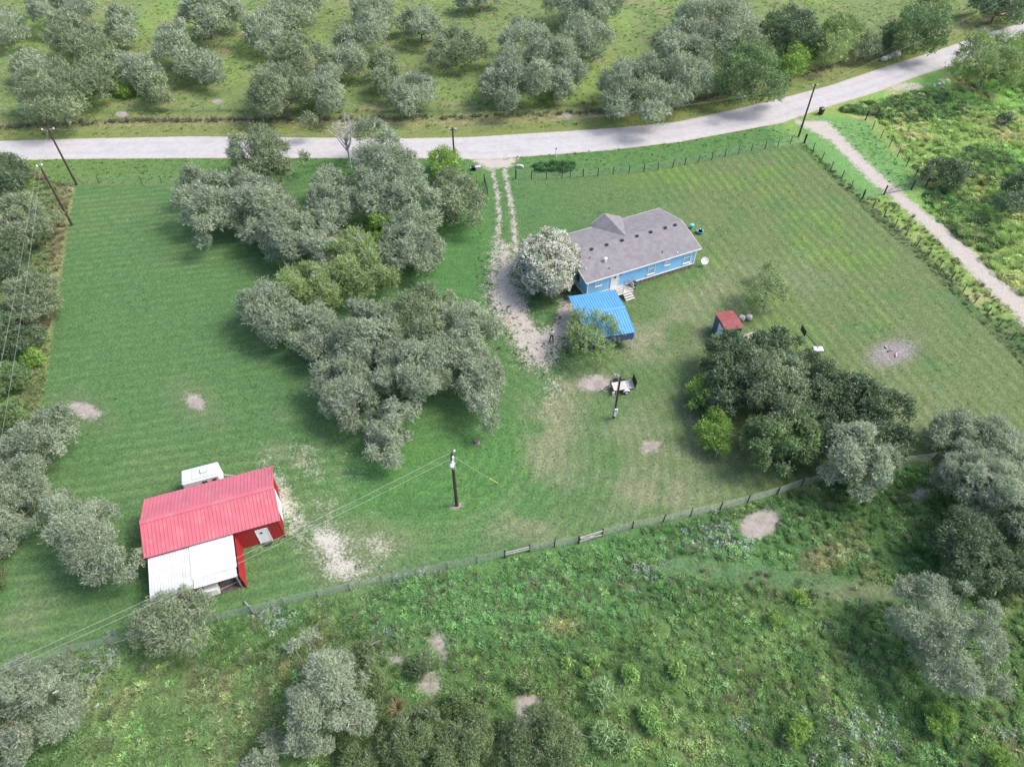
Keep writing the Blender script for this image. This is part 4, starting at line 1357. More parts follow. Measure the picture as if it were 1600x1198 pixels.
pipe_gate('closed dark pipe gate across the white gravel track', at(1380.7, 304.5), at(1424, 296))
pipe_gate('open dark pipe gate swung back beside the driveway entrance', at(757, 286), at(762.5, 308))

lb = thing('fence_brace', 'pale slanted brace post in the lower fence below the barn', 'brace post', at(395, 957))
obj('post', MB().box((0, 0, .65), (.14, .14, 1.4)), M['postpale'], lb)
v = at(381, 938) - at(395, 957)
obj('strut', MB().tube([(0, 0, 1.1), (v.x * .9, v.y * .9, .05)], .06, 6), M['paleboard'], lb)

# ---------------------------------------------------------------- roadside bits
def marker(base_px, h, label, m1, m2, name='marker_post', plate=False):
    b = at(*base_px)
    t = thing(name, label, 'marker post', b)
    obj('post', MB().cyl((0, 0, -.05), .07 if not plate else .035, h, 8), M[m1], t)
    if plate:
        obj('plate', MB().box((0, -.05, h - .1), (.34, .02, .55)), M[m2], t)
    else:
        obj('cap', MB().lathe((0, 0, h - .05), [(.085, 0), (.09, .18), (.04, .26)], 8), M[m2], t)
    return t


marker((868.5, 245), 1.25, 'white marker post with a dark cap on the grass by the road', 'white', 'dark')
marker((402, 209), 1.5, 'small yellow roadside marker on the far side of the road', 'postpale', 'yellow', 'marker_sign', True)
marker((1396, 92), 1.5, 'thin pale post by the limestone rocks near the road', 'paleboard', 'paleboard')

bn = at(1282, 179)
wb_ = thing('wheeled_bin', 'black wheeled rubbish bin at the road edge by the gravel track', 'bin', bn, .4)
obj('body', MB().add([(-.24, -.26, .06), (.24, -.26, .06), (.24, .26, .06), (-.24, .26, .06), (-.31, -.34, 1.0), (.31, -.34, 1.0), (.31, .36, 1.0), (-.31, .36, 1.0)], [(0, 3, 2, 1), (4, 5, 6, 7), (0, 1, 5, 4), (1, 2, 6, 5), (2, 3, 7, 6), (3, 0, 4, 7)]), M['dark'], wb_)
obj('lid', MB().prism([(-.34, -.38, 1.01), (-.34, .42, 1.01), (-.34, .36, 1.1), (-.34, -.1, 1.15)], (.68, 0, 0)), M['dark'], wb_)
for s in (-.29, .29):
    obj('wheel', MB().lathe((s, .3, .13), [(.02, -.04), (.13, -.04), (.13, .04), (.02, .04)], 12, Matrix.Rotation(rad(90), 3, 'Y')), M['rubber'], wb_)
obj('handle', MB().tube([(-.25, .42, 1.0), (.25, .42, 1.0)], .02, 5), M['dark'], wb_)


def rock(px, py, s, label, grp_, seed):
    r = np.random.default_rng(seed)
    mb = MB()
    n, rows = 10, 6
    prof = []
    vs_ = []
    for i in range(rows + 1):
        ph = math.pi * i / rows
        for k in range(n):
            t = 2 * math.pi * k / n
            q = 1 + r.uniform(-.18, .18)
            vs_.append((s * q * math.sin(ph) * math.cos(t), s * .7 * q * math.sin(ph) * math.sin(t), s * .62 * math.cos(ph) + s * .35))
    fs = []
    for i in range(rows):
        for k in range(n):
            j = (k + 1) % n
            fs.append((i * n + k, (i + 1) * n + k, (i + 1) * n + j, i * n + j))
    mb.add(vs_, fs)
    o = obj('rock', mb, M['rock'])
    o.location = at(px, py)
    o.rotation_euler = (0, 0, r.uniform(0, 6))
    tag(o, label, 'rock', grp_)


g1 = 'limestone rocks north of the road'
for i, (px, py, s, l) in enumerate(((1380.5, 95, .75, 'largest pale rock, westernmost of the row by the thin post'), (1387, 91.5, .55, 'pale rock second from the west in the row by the thin post'), (1393, 89.5, .5, 'small pale rock at the foot of the thin post'), (1401.5, 87.5, .8, 'wide pale rock at the east end of the row by the thin post'))):
    rock(px, py, s, l, g1, 40 + i)
g2_ = 'white rocks south of the road'
for i, (px, py, s, l) in enumerate(((1459, 136, .4, 'small white rock at the west end of the culvert row below the road'), (1466, 133, .5, 'white rock second from the west in the culvert row below the road'), (1472, 131, .5, 'white rock third from the west in the culvert row below the road'), (1479, 128.5, .55, 'white rock at the east end of the culvert row below the road'))):
    rock(px, py, s, l, g2_, 60 + i)
cu = thing('culvert', 'concrete culvert end with a dark pipe mouth beside the driveway entrance', 'culvert', at(741, 265), .1)
hd = MB()
hd.box((.55, 0, .22), (.9, .5, .5)).box((-.45, .12, .12), (.3, .3, .3))
obj('headwall', hd, M['concrete'], cu)
obj('pipe', MB().lathe((-.08, -.1, .2), [(.34, -.4), (.34, .3), (.28, .3), (.28, -.4)], 14, Matrix.Rotation(rad(90), 3, 'X')), M['dark'], cu)
cu2 = obj('culvert_block', MB().prism([(-.5, 0, 0), (.5, 0, 0), (.5, 0, .3), (.1, 0, .45), (-.5, 0, .35)], (0, .4, 0)), M['concrete'])
cu2.location = at(812, 263)
cu2.rotation_euler = (0, 0, -.25)
tag(cu2, 'pale concrete culvert block in the grass right of the driveway entrance', 'concrete block')
pk = obj('loose_plank', MB().box((0, 0, .12), (3.0, .35, .16)), M['white'])
pk.location = at(1596, 119)
pk.rotation_euler = (0, rad(2), -.25)
tag(pk, 'white plank lying in the brush at the right edge below the feathery tree', 'plank')
stm = thing('tree_stump', 'small grey tree stump in the grass above the transformer pole', 'stump', at(745, 691))
obj('stump', MB().lathe((0, 0, -.02), [(.36, 0), (.27, .1), (.23, .28), (.2, .3), (.01, .31)], 12), M['bark'], stm)
for a in (0.4, 2.2, 4.1, 5.3):
    obj('root', MB().tube([(0, 0, .08), (.42 * math.cos(a), .42 * math.sin(a), -.01)], [.1, .03], 5), M['bark'], stm)
for i, (px, py, w_, l) in enumerate(((1390, 549, .5, 'charred log lying in the middle of the ash patch'), (1400, 555, .7, 'longer pale log lying at the lower side of the ash patch'), (1384, 543, .4, 'short log lying at the upper side of the ash patch'))):
    o = obj('burnt_log', MB().tube([(-w_ / 2, 0, .07), (0, .03, .08), (w_ / 2, 0, .07)], [.07, .08, .06], 7), M['darksteel' if i == 0 else 'palebark'])
    o.location = at(px, py)
    o.rotation_euler = (0, 0, .8 * i + .3)
    tag(o, l, 'log', 'logs in the ash patch')


# ---------------------------------------------------------------- the person on the gravel
def skin_mesh(name, joints, edges, material, parent, root=0, sub=2):
    me = bpy.data.meshes.new(name)
    names = list(joints)
    me.from_pydata([joints[k][0] for k in names], [(names.index(a), names.index(b)) for a, b in edges], [])
    o = bpy.data.objects.new(name, me)
    COL.objects.link(o)
    me.materials.append(material)
    md = o.modifiers.new('skin', 'SKIN')
    md.use_smooth_shade = True
    for i, k in enumerate(names):
        r = joints[k][1]
        me.skin_vertices[0].data[i].radius = (r, r) if not isinstance(r, tuple) else r
        me.skin_vertices[0].data[i].use_root = (i == root)
    if sub:
        s = o.modifiers.new('smooth', 'SUBSURF')
        s.levels = s.render_levels = sub
    o.parent = parent
    return o


pp = at(861.5, 532.5)
per = thing('person', 'person with dark hair in white shirt and navy trousers standing on the gravel', 'person', pp, rad(6))
J = {
    'pelvis': ((0, 0, .93), (.15, .11)), 'waist': ((0, 0, 1.08), (.13, .095)), 'chest': ((0, -.01, 1.28), (.16, .11)), 'neckb': ((0, 0, 1.45), (.075, .065)),
    'neck': ((0, -.005, 1.52), (.055, .055)), 'head': ((0, -.02, 1.62), (.078, .095)), 'crown': ((0, -.015, 1.72), (.06, .075)), 'nose': ((0, -.125, 1.615), (.014, .014)),
}
E_ = [('pelvis', 'waist'), ('waist', 'chest'), ('chest', 'neckb'), ('neckb', 'neck'), ('neck', 'head'), ('head', 'crown'), ('head', 'nose')]
for s, n in ((-1, 'L'), (1, 'R')):
    J.update({n + 'hip': ((s * .09, 0, .88), (.085, .09)), n + 'knee': ((s * .13, -.03, .48), (.058, .06)), n + 'ankle': ((s * .16, .02, .09), (.04, .042)), n + 'toe': ((s * .18, -.14, .035), (.04, .028)),
              n + 'sh': ((s * .19, 0, 1.41), (.06, .06)), n + 'elb': ((s * .31, .02, 1.16), (.042, .042)), n + 'wri': ((s * .24, -.17, 1.0), (.028, .025)), n + 'palm': ((s * .215, -.235, .985), (.036, .018))})
    E_ += [('pelvis', n + 'hip'), (n + 'hip', n + 'knee'), (n + 'knee', n + 'ankle'), (n + 'ankle', n + 'toe'), ('chest', n + 'sh'), (n + 'sh', n + 'elb'), (n + 'elb', n + 'wri'), (n + 'wri', n + 'palm')]
    for q, (dx, l) in enumerate(((-.03, .07), (-.01, .085), (.012, .08), (.033, .062))):
        J[n + 'f%d' % q] = ((s * .215 + dx, -.235 - l * .6, .975), (.009, .009))
        J[n + 'g%d' % q] = ((s * .215 + dx * 1.05, -.235 - l, .95), (.008, .008))
        E_ += [(n + 'palm', n + 'f%d' % q), (n + 'f%d' % q, n + 'g%d' % q)]
    J[n + 'th'] = ((s * .215 - s * .045, -.225, .995), (.011, .011))
    J[n + 'th2'] = ((s * .215 - s * .065, -.26, .985), (.009, .009))
    E_ += [(n + 'palm', n + 'th'), (n + 'th', n + 'th2')]
body = skin_mesh('body', J, E_, M['skin'], per)
tr_ = {'p': ((0, 0, .97), (.165, .125)), 'p2': ((0, 0, .9), (.165, .13))}
te = [('p', 'p2')]
sh_ = {'w': ((0, 0, .98), (.165, .12)), 'c': ((0, -.005, 1.25), (.175, .125)), 'n': ((0, 0, 1.43), (.105, .09))}
se = [('w', 'c'), ('c', 'n')]
for s, n in ((-1, 'L'), (1, 'R')):
    tr_.update({n + 'h': ((s * .1, 0, .8), (.1, .105)), n + 'k': ((s * .135, -.03, .48), (.078, .08)), n + 'a': ((s * .16, .015, .1), (.072, .075))})
    te += [('p2', n + 'h'), (n + 'h', n + 'k'), (n + 'k', n + 'a')]
    sh_.update({n + 's': ((s * .2, 0, 1.41), (.075, .075)), n + 'e': ((s * .29, .015, 1.2), (.068, .068))})
    se += [('n', n + 's'), (n + 's', n + 'e')]
skin_mesh('trousers', tr_, te, M['denim'], per)
skin_mesh('shirt', sh_, se, M['shirt'], per)
obj('hair', MB().lathe((0, .005, 1.655), [(.098, -.03), (.103, .03), (.088, .085), (.05, .118), (.005, .13)], 14), M['hair'], per, smooth=True)
for s in (-1, 1):
    obj('shoe', MB().bevbox((s * .172, -.06, .045), (.1, .27, .09), .03, s * .1), M['dark'], per)
    obj('eye', MB().lathe((s * .03, -.108, 1.635), [(.012, 0), (.006, -.006)], 6), M['dark'], per)

# ---------------------------------------------------------------- trees
LEAF = {
    'silver': (leaf_mat('silver_grey_leaves', (.170, .212, .140), (.440, .505, .360), .5, .32), M['bark']),
    'olive': (leaf_mat('olive_leaves', (.125, .168, .088), (.350, .415, .250), .5, .3), M['bark']),
    'dark': (leaf_mat('dark_oak_leaves', (.055, .098, .045), (.190, .265, .140), .42, .25), M['bark']),
    'green': (leaf_mat('green_leaves', (.085, .150, .055), (.225, .330, .130), .45, .25), M['bark']),
    'bright': (leaf_mat('bright_green_leaves', (.130, .250, .045), (.340, .500, .120), .45, .35), M['bark']),
    'scrub': (leaf_mat('scrub_leaves', (.085, .130, .055), (.250, .335, .150), .45, .28), M['bark']),
    'light': (leaf_mat('pale_green_leaves', (.150, .225, .080), (.360, .470, .190), .5, .35), M['bark']),
}
BLOSSOM = leaf_mat('white_blossom', (.52, .50, .44), (.80, .79, .74), .6, .2)


def leaf_mesh(name, pos, axis, L, W, tint, fold, rng, face=None):
    """Narrow pointed leaves, each its own face, joined in one mesh."""
    n = len(pos)
    r = rng.normal(size=(n, 3)) * .42 + (np.array([0, 0, .8]) if face is None else face)
    side = np.cross(axis, r)
    side /= np.linalg.norm(side, axis=1)[:, None] + 1e-9
    nor = np.cross(axis, side)
    a = pos - axis * L[:, None] * .5 + side * W[:, None] * .5
    c = pos - axis * L[:, None] * .4 - side * W[:, None] * .5 + nor * (W * fold)[:, None]
    b = pos + axis * L[:, None] * .5
    V = np.stack([a, c, b], 1).reshape(-1, 3).astype(np.float32)
    me = bpy.data.meshes.new(name)
    me.vertices.add(n * 3)
    me.vertices.foreach_set('co', V.ravel())
    me.loops.add(n * 3)
    me.loops.foreach_set('vertex_index', np.arange(n * 3, dtype=np.int32))
    me.polygons.add(n)
    me.polygons.foreach_set('loop_start', np.arange(0, n * 3, 3, dtype=np.int32))
    me.update(calc_edges=True)
    at_ = me.attributes.new('leaf_tint', 'FLOAT', 'POINT')
    at_.data.foreach_set('value', np.repeat(tint, 3).astype(np.float32))
    return me


def unit(v):
    return v / (np.linalg.norm(v, axis=-1, keepdims=True) + 1e-9)


def crown_points(lobes, n, rng, k, L, shell=.5, low=-.75):
    """Sprigs over the outside of a crown made of lobes; k leaves round each sprig."""
    C, R = lobes[:, :3], lobes[:, 3]
    ns = max(8, int(n / k * 2.6))
    pick = rng.choice(len(R), ns, p=R ** 2 / (R ** 2).sum())
    d = unit(rng.normal(size=(ns, 3)))
    d[:, 2] = np.where(d[:, 2] < low, -d[:, 2], d[:, 2])
    ph = rng.random((len(R), 3)) * 6.28
    wob = 1 + .16 * np.sin(d[:, 0] * 4.1 + ph[pick, 0]) * np.sin(d[:, 1] * 4.7 + ph[pick, 1]) + .14 * np.sin(d[:, 2] * 5.3 + d[:, 0] * 3.1 + ph[pick, 2])
    rr = R[pick] * wob * (1 - shell * rng.random(ns) ** 2.2)
    p = C[pick] + d * rr[:, None] * np.array([1, 1, .82])
    out = unit(C - C.mean(0) + np.array([0, 0, .25 * R.max()]))
    keep = (d * out[pick]).sum(1) > -.35 + .3 * rng.normal(size=ns)
    keep |= pick == len(R) - 1
    for j in range(len(R)):
        dist = np.linalg.norm((p - C[j]) / np.array([1, 1, .82]), axis=1)
        keep &= (dist > R[j] * .8) | (pick == j)
    keep &= p[:, 2] > .12
    p, d, pick = p[keep][:int(n / k)], d[keep][:int(n / k)], pick[keep][:int(n / k)]
    lob_t = rng.uniform(-.24, .24, len(R))
    spr_t = np.clip(rng.beta(1.7, 1.9, len(p)) + lob_t[pick], 0, 1)
    far_ = rng.random(len(p)) < .07
    p = p + d * (R[pick] * rng.uniform(.08, .28, len(p)) * far_)[:, None]
    D = np.repeat(d, k, 0)
    a_s = unit(d * .6 + rng.normal(size=(len(p), 3)) * .5 + np.array([0, 0, .35]))
    AS = np.repeat(a_s, k, 0)
    n_ = len(p) * k
    P = np.repeat(p, k, 0) + AS * (rng.uniform(-1.5, 1.6, (n_, 1)) * L) + rng.normal(size=(n_, 3)) * L * .34
    A = unit(AS + rng.normal(size=(n_, 3)) * .42)
    F = D * .75 + np.array([0, 0, .55])
    T = np.clip(np.repeat(spr_t, k) + rng.normal(size=len(P)) * .12, 0, 1)
    return P, A, T, F


def make_tree(kind, cx, cy, rx, ry, label, seed, name='tree', cat='tree', H=None, nl=None, dens=1.0, twigs=0, blossom=False, leaf=1.0, gap=0.0, group=None, lobr=.40, width=.34, even=False):
    rng = np.random.default_rng(seed)
    zc = 3.0
    for _ in range(3):
        c = at(cx, cy, zc)
        s = depth_of(c) / FPX
        Rx, ry_m = rx * s, ry * s
        Ht = H if H else min(max(1.55 * (Rx * ry_m) ** .5, 1.0), 7.6)
        zc = .56 * Ht
    ang = math.atan2(CAM_H - zc, math.hypot(c.x, c.y))
    sa, ca_ = math.sin(ang), math.cos(ang)
    Rz = min(.44 * Ht, .82 * ry_m / ca_)
    Ry = math.sqrt(max((ry_m ** 2 - (Rz * ca_) ** 2), .04 * ry_m ** 2)) / sa
    th_ = math.atan2(c.x, c.y)
    lr = lobr * 42 * s * np.clip(rx * ry / 2500, .12, 1.35) ** .33
    lr = min(lr, .55 * min(Rx, Ry))
    nl = nl or int(np.clip(1.75 * (Rx * Ry * 2 + Rz * (Rx + Ry)) / 4 / lr ** 2, 7, 44))
    lob = []
    ga = math.pi * (3 - 5 ** .5)
    off = rng.uniform(0, 6.28)
    ph = rng.uniform(0, 6.28, 4)
    for i in range(nl):
        z = 1 - (i + .5) * (1.5 / nl)
        z = np.clip(z + rng.uniform(-.8, .8) / nl, -.6, 1)
        r = math.sqrt(max(1 - z * z, 0))
        t = off + ga * i + rng.uniform(-.35, .35)
        r_ = lr * rng.uniform(.6, 1.4)
        big = 1 if even else 1 + .16 * math.sin(2 * t + ph[0]) + .12 * math.sin(3 * t + ph[1])
        q = Vector((r * math.cos(t) * max(Rx * big - r_ * .8, .15 * Rx), r * math.sin(t) * max(Ry * big - r_ * .8, .15 * Ry), z * max(Rz - r_ * .6, .2 * Rz)))
        q *= rng.uniform(.92, 1.0) if even else rng.uniform(.72, 1.10)
        if not even and rng.random() < .16:
            q *= 1.07
            r_ *= .8
        if not even and rng.random() < gap + .06:
            continue
        lob.append((q.x, q.y, max(q.z + zc, r_ * .5), r_))
    lob.append((0, 0, zc, min(Rx, Ry, Rz) * .55))
    lob = np.array(lob)
    rot = Matrix.Rotation(-th_, 2)
    xy = np.array([[*(rot @ Vector((a, b)))] for a, b in lob[:, :2]])
    lob[:, :2] = xy
    leaf = leaf * .80
    L = 4.3 * s * leaf
    W = L * width
    area = math.pi * rx * ry
    n = int(area * 2.0 * dens / (leaf ** 2) / (width / .34))
    t = thing(name, label, cat, (c.x, c.y, 0), 0, group)
    k = 8
    P, A, T, F = crown_points(lob, n, rng, k, L, .42)
    Ls = L * rng.uniform(.6, 1.5, len(P))
    me = leaf_mesh('crown', P, A, Ls, W * rng.uniform(.7, 1.3, len(P)), T, rng.uniform(-.25, .25, len(P)), rng, F)
    me.materials.append(LEAF[kind][0])
    cr = bpy.data.objects.new('crown', me)
    COL.objects.link(cr)
    cr.parent = t
    # trunk with limbs reaching into the lobes
    mb = MB()
    rt = np.clip(.05 * max(Rx, Rz), .05, .32)
    fork = Vector((rng.uniform(-.3, .3), rng.uniform(-.3, .3), zc * .42))
    mb.tube([(0, 0, -.15), (fork.x * .3, fork.y * .3, fork.z * .5), fork], [rt * 1.35, rt * 1.05, rt * .95], 8)
    for q in lob[:: max(1, len(lob) // 9)]:
        e = Vector(q[:3])
        m_ = fork.lerp(e, .5) + Vector((rng.uniform(-.3, .3), rng.uniform(-.3, .3), rng.uniform(-.1, .35)))
        mb.tube([fork, m_, e], [rt * .6, rt * .38, rt * .14], 5)
    obj('trunk', mb, LEAF[kind][1], t)
    if twigs:
        tb = MB()
        for _ in range(twigs):
            q = lob[rng.integers(max(1, len(lob) - 1))]
            d0 = Vector(unit(rng.normal(size=3)))
            d0.z = abs(d0.z) + .15
            d0.normalize()
            a = Vector(q[:3]) + d0 * q[3] * .2
            b = Vector(q[:3]) + d0 * q[3] * rng.uniform(.85, 1.0) + Vector(rng.normal(size=3)) * .1
            e = b + (d0 + Vector(rng.normal(size=3)) * .5) * q[3] * rng.uniform(.12, .3)
            tb.tube([a, b, e], [.036, .024, .009], 3)
            for _k in range(3):
                f = a.lerp(b, rng.uniform(.4, .95))
                tb.tube([f, f + (d0 + Vector(rng.normal(size=3)) * .7) * q[3] * .45], [.018, .007], 3)
        obj('twigs', tb, M['palebark'], t, kind='stuff')
    if blossom:
        P, A, T, F = crown_points(lob, int(n * 1.3), rng, 6, L * .7, .12)
        P = P + A * L * .25
        me = leaf_mesh('blossoms', P, A, L * rng.uniform(.55, 1.1, len(P)), L * .55 * rng.uniform(.7, 1.2, len(P)), T, rng.uniform(-.3, .3, len(P)), rng, F)
        me.materials.append(BLOSSOM)
        bo = bpy.data.objects.new('blossoms', me)
        COL.objects.link(bo)
        bo.parent = t
    return t


S, O_, D_, G_, B_, L_ = 'silver', 'olive', 'dark', 'green', 'bright', 'light'
NORTH = 'trees beyond the road'
far_trees = [
    (S, 12, 42, 32, 30, 'grey tree cut by the left picture edge beyond the road'),
    (S, 100, 12, 50, 36, 'wide dark-grey tree at the top edge, second from the left corner'),
    (O_, 125, 62, 52, 38, 'light sage tree just below the wide dark-grey tree at the upper left'),
    (S, 190, 36, 29, 31, 'small rounded grey tree on its own trunk, right of the light sage tree'),
    (S, 50, 104, 37, 26, 'low dark tree at the left end of the left thicket beyond the road'),
    (O_, 85, 142, 69, 48, 'broad pale tree with white trunks nearest the road in the left thicket'),
    (O_, 155, 112, 42, 34, 'middle tree of the left thicket beyond the road'),
    (S, 215, 108, 37, 30, 'dark grey tree behind the small drooping tree in the left thicket'),
    (O_, 237, 134, 31, 30, 'small drooping tree at the right end of the left thicket'),
    (S, 275, 74, 40, 40, 'tall round grey tree standing above the right end of the left thicket'),
    (S, 325, 105, 31, 29, 'low round dark-grey bush-like tree right of the tall round grey tree'),
    (S, 322, 22, 56, 38, 'spreading grey tree at the top edge above the tall round grey tree'),
    (S, 414, 46, 40, 34, 'loose grey tree leaning over its trunk left of the tall double clump'),
    (S, 462, 10, 42, 34, 'pale grey tree at the top edge behind the double clump'),
    (O_, 468, 88, 47, 44, 'back half of the tall double clump north of the left road stretch'),
    (O_, 441, 142, 54, 52, 'front half of the tall double clump, with bare trunk feet near the road'),
    (S, 510, 135, 36, 42, 'dark flank of the tall double clump on its right side'),
    (S, 541, 82, 35, 37, 'grey tree behind the right flank of the double clump'),
    (S, 579, 26, 43, 42, 'tall grey tree at the top edge left of the sparse pair'),
    (O_, 600, 112, 33, 36, 'upper tree of the small leaning pair left of the big grey clump'),
    (S, 643, 144, 41, 32, 'lower arched tree of the small leaning pair left of the big grey clump'),
    (S, 657, 38, 35, 31, 'left tree of the grey pair above the big grey clump'),
    (O_, 712, 72, 42, 34, 'right tree of the grey pair above the big grey clump'),
    (S, 750, -4, 46, 15, 'low grey treetop cut by the top edge near the middle'),
    (S, 787, 132, 46, 36, 'dark lower lobe tree at the left foot of the big grey clump'),
    (S, 836, 86, 68, 62, 'largest tree of the big grey clump beyond the road'),
    (S, 880, 118, 34, 36, 'right foot tree of the big grey clump beyond the road'),
    (S, 910, 60, 39, 42, 'grey tree standing just behind the big grey clump'),
    (S, 915, 6, 70, 34, 'long grey thicket tree at the top edge behind the big clump'),
    (S, 978, 136, 48, 50, 'left tree of the grey wall of trees near the road bend'),
    (S, 1050, 104, 56, 74, 'tallest tree of the grey wall of trees near the road bend'),
    (S, 1122, 36, 72, 50, 'tall grey-green tree behind the wall of trees, at the top edge'),
    (S, 1092, 95, 30, 40, 'narrow grey tree between the wall of trees and the round green tree'),
    (G_, 1172, 112, 56, 48, 'round deep green tree beside the road bend'),
    (D_, 1236, 47, 52, 34, 'dark green tree behind the yellowish ones near the road bend'),
    (B_, 1247, 86, 21, 36, 'slim fresh-green tree between the round green tree and the yellowish one'),
    (L_, 1308, 58, 32, 40, 'rounded yellowish-green tree right of the slim fresh-green one'),
    (O_, 1355, 74, 24, 20, 'low brushy tree behind the limestone rocks'),
    (G_, 1440, 38, 46, 42, 'big fresh green tree standing over the limestone rocks by the road'),
    (D_, 1397, 56, 20, 20, 'dark low bush at the left foot of the big fresh green tree'),
    (D_, 1562, 8, 44, 22, 'dark tree at the top edge in the right corner'),
]
for i, (k, cx, cy, rx, ry, lab) in enumerate(far_trees):
    f_ = .88 if i < 30 else .95
    make_tree(k, cx, cy + ry * .05, rx * f_, ry * f_, lab, 100 + i, group=NORTH, twigs=0 if k in (G_, B_, D_, L_) else 8)
make_tree(B_, 190, 138, 13, 12, 'tiny bright leaning sapling in front of the left thicket', 180, name='sapling', group=NORTH, H=1.8)

GROVE = 'trees of the grey grove left of the driveway'
grove = [
    (O_, 412, 245, 62, 40, 'feathery pale treetop of the grey grove overlapping the road', 40, .85),
    (S, 324, 318, 44, 60, 'westernmost tree of the grey grove, hanging over the left lawn', 30, 1.),
    (S, 395, 318, 56, 52, 'grey tree with bare pale limbs next to the westernmost grove tree', 46, .95),
    (S, 440, 362, 52, 50, 'grey tree at the middle front of the upper grove', 24, 1.),
    (S, 520, 315, 48, 48, 'grey grove tree in front of the bare dead tree', 20, 1.),
    (S, 602, 268, 58, 66, 'tallest grey tree of the grove, right of the bare dead tree', 30, 1.),
    (S, 642, 328, 50, 54, 'grey grove tree behind the bright green one, on its right', 20, 1.),
    (O_, 712, 310, 46, 42, 'easternmost grey-green tree of the grove, beside the driveway', 8, 1.05),
    (S, 505, 385, 42, 40, 'dusky tree in the hollow at the centre of the grove', 14, .95),
    (S, 645, 388, 50, 44, 'grey tree low on the right side of the upper grove', 22, .95),
    (B_, 600, 355, 30, 40, 'bright green tree standing inside the grey grove', 6, .85),
    (L_, 548, 415, 62, 50, 'twiggy light green tree in the middle of the grove', 90, .72),
    (L_, 474, 452, 48, 44, 'yellow-green tree left of the twiggy light green one', 34, .85),
    (S, 423, 488, 44, 56, 'grey tree bulging over the left lawn in the lower grove', 18, 1.),
    (S, 500, 520, 44, 50, 'grey tree below the yellow-green tree of the grove', 20, 1.),
    (S, 575, 530, 60, 60, 'left tree of the big lower grey clump', 30, 1.),
    (O_, 652, 505, 66, 56, 'back tree of the big lower grey clump with a greenish top', 24, 1.),
    (S, 722, 525, 54, 60, 'right back tree of the big lower grey clump', 24, 1.),
    (S, 748, 604, 44, 54, 'right front tree of the big lower grey clump, over the green grass', 24, .9),
    (S, 645, 585, 70, 58, 'middle front tree of the big lower grey clump', 44, 1.),
    (S, 545, 612, 58, 50, 'left front tree of the big lower grey clump', 26, 1.),
    (S, 602, 682, 40, 48, 'lowest grey tree of the grove, reaching towards the transformer pole', 24, .95),
]
for i, (k, cx, cy, rx, ry, lab, tw, de) in enumerate(grove):
    make_tree(k, cx, cy, rx, ry, lab, 300 + i, group=GROVE, twigs=tw, dens=de)
make_tree(B_, 695, 253, 24, 24, 'small round bright green tree at the driveway entrance', 360, twigs=0, lobr=.46)

# the bare dead tree
dp = at(548, 262)
dt = thing('dead_tree', 'bare pale dead tree sticking out above the grey grove by the road', 'tree', dp)
hd_ = height_to(dp, 184)
rng = np.random.default_rng(5)
mb = MB().tube([(0, 0, -.1), (.1, 0, hd_ * .35), (-.05, 0, hd_ * .6)], [.2, .14, .1], 7)
obj('trunk', mb, M['palebark'], dt)
mb = MB()
for i in range(20):
    a = Vector((0, 0, hd_ * rng.uniform(.33, .6)))
    t = rng.uniform(0, 6.28)
    q = rng.uniform(.6, 2.3)
    e = Vector((math.cos(t) * q, math.sin(t) * q, hd_ * rng.uniform(.72, 1.02)))
    m_ = a.lerp(e, .5) + Vector((math.cos(t) * .25, math.sin(t) * .25, -.15))
    mb.tube([a, m_, e], [.10, .07, .03], 5)
    for k in range(6):
        f = m_.lerp(e, rng.uniform(.1, .95))
        g = f + Vector((rng.normal() * .4, rng.normal() * .4, rng.uniform(.1, .65)))
        mb.tube([f, g], [.035, .015], 3)
        mb.tube([f.lerp(g, .6), f.lerp(g, .6) + Vector((rng.normal() * .25, rng.normal() * .25, .25))], [.012, .006], 3)
obj('branches', mb, M['palebark'], dt)

OAK = 'trees of the dark oak grove'
oaks = [
    (D_, 1204, 548, 38, 38, 'dark oak at the top of the right grove, beside the basketball hoop', 0),
    (D_, 1150, 562, 50, 42, 'dark oak hiding the foot of the grey-blue shed', 0),
    (D_, 1132, 606, 44, 46, 'shaded oak behind the bright green tree at the left of the right grove', 0),
    (O_, 1205, 600, 66, 58, 'biggest oak in the middle of the right grove', 6),
    (D_, 1268, 600, 52, 52, 'oak at the centre right of the right grove', 0),
    (D_, 1328, 622, 46, 48, 'dark oak on the right shoulder of the right grove', 0),
    (D_, 1368, 652, 44, 56, 'dark oak at the right flank of the right grove', 0),
    (G_, 1215, 694, 56, 54, 'green oak at the lower left front of the right grove', 6),
    (D_, 1268, 680, 46, 50, 'dark oak at the front of the right grove, left of the grey tree', 4),
    (S, 1335, 712, 66, 60, 'pale grey tree at the lower right front of the right grove', 14),
    (D_, 1398, 700, 26, 40, 'small dark oak at the lower right corner of the right grove', 0),
]
for i, (k, cx, cy, rx, ry, lab, tw) in enumerate(oaks):
    make_tree(k, cx, cy, rx, ry, lab, 420 + i, group=OAK, twigs=tw, leaf=1.0, width=.46, lobr=.38)
make_tree(B_, 1097, 618, 32, 28, 'bright green tree at the left side of the right grove, upper one', 440, group=OAK, twigs=10, dens=.85)
make_tree(B_, 1118, 670, 26, 36, 'bright green tree at the left side of the right grove, lower one', 441, group=OAK, twigs=6, dens=.95)

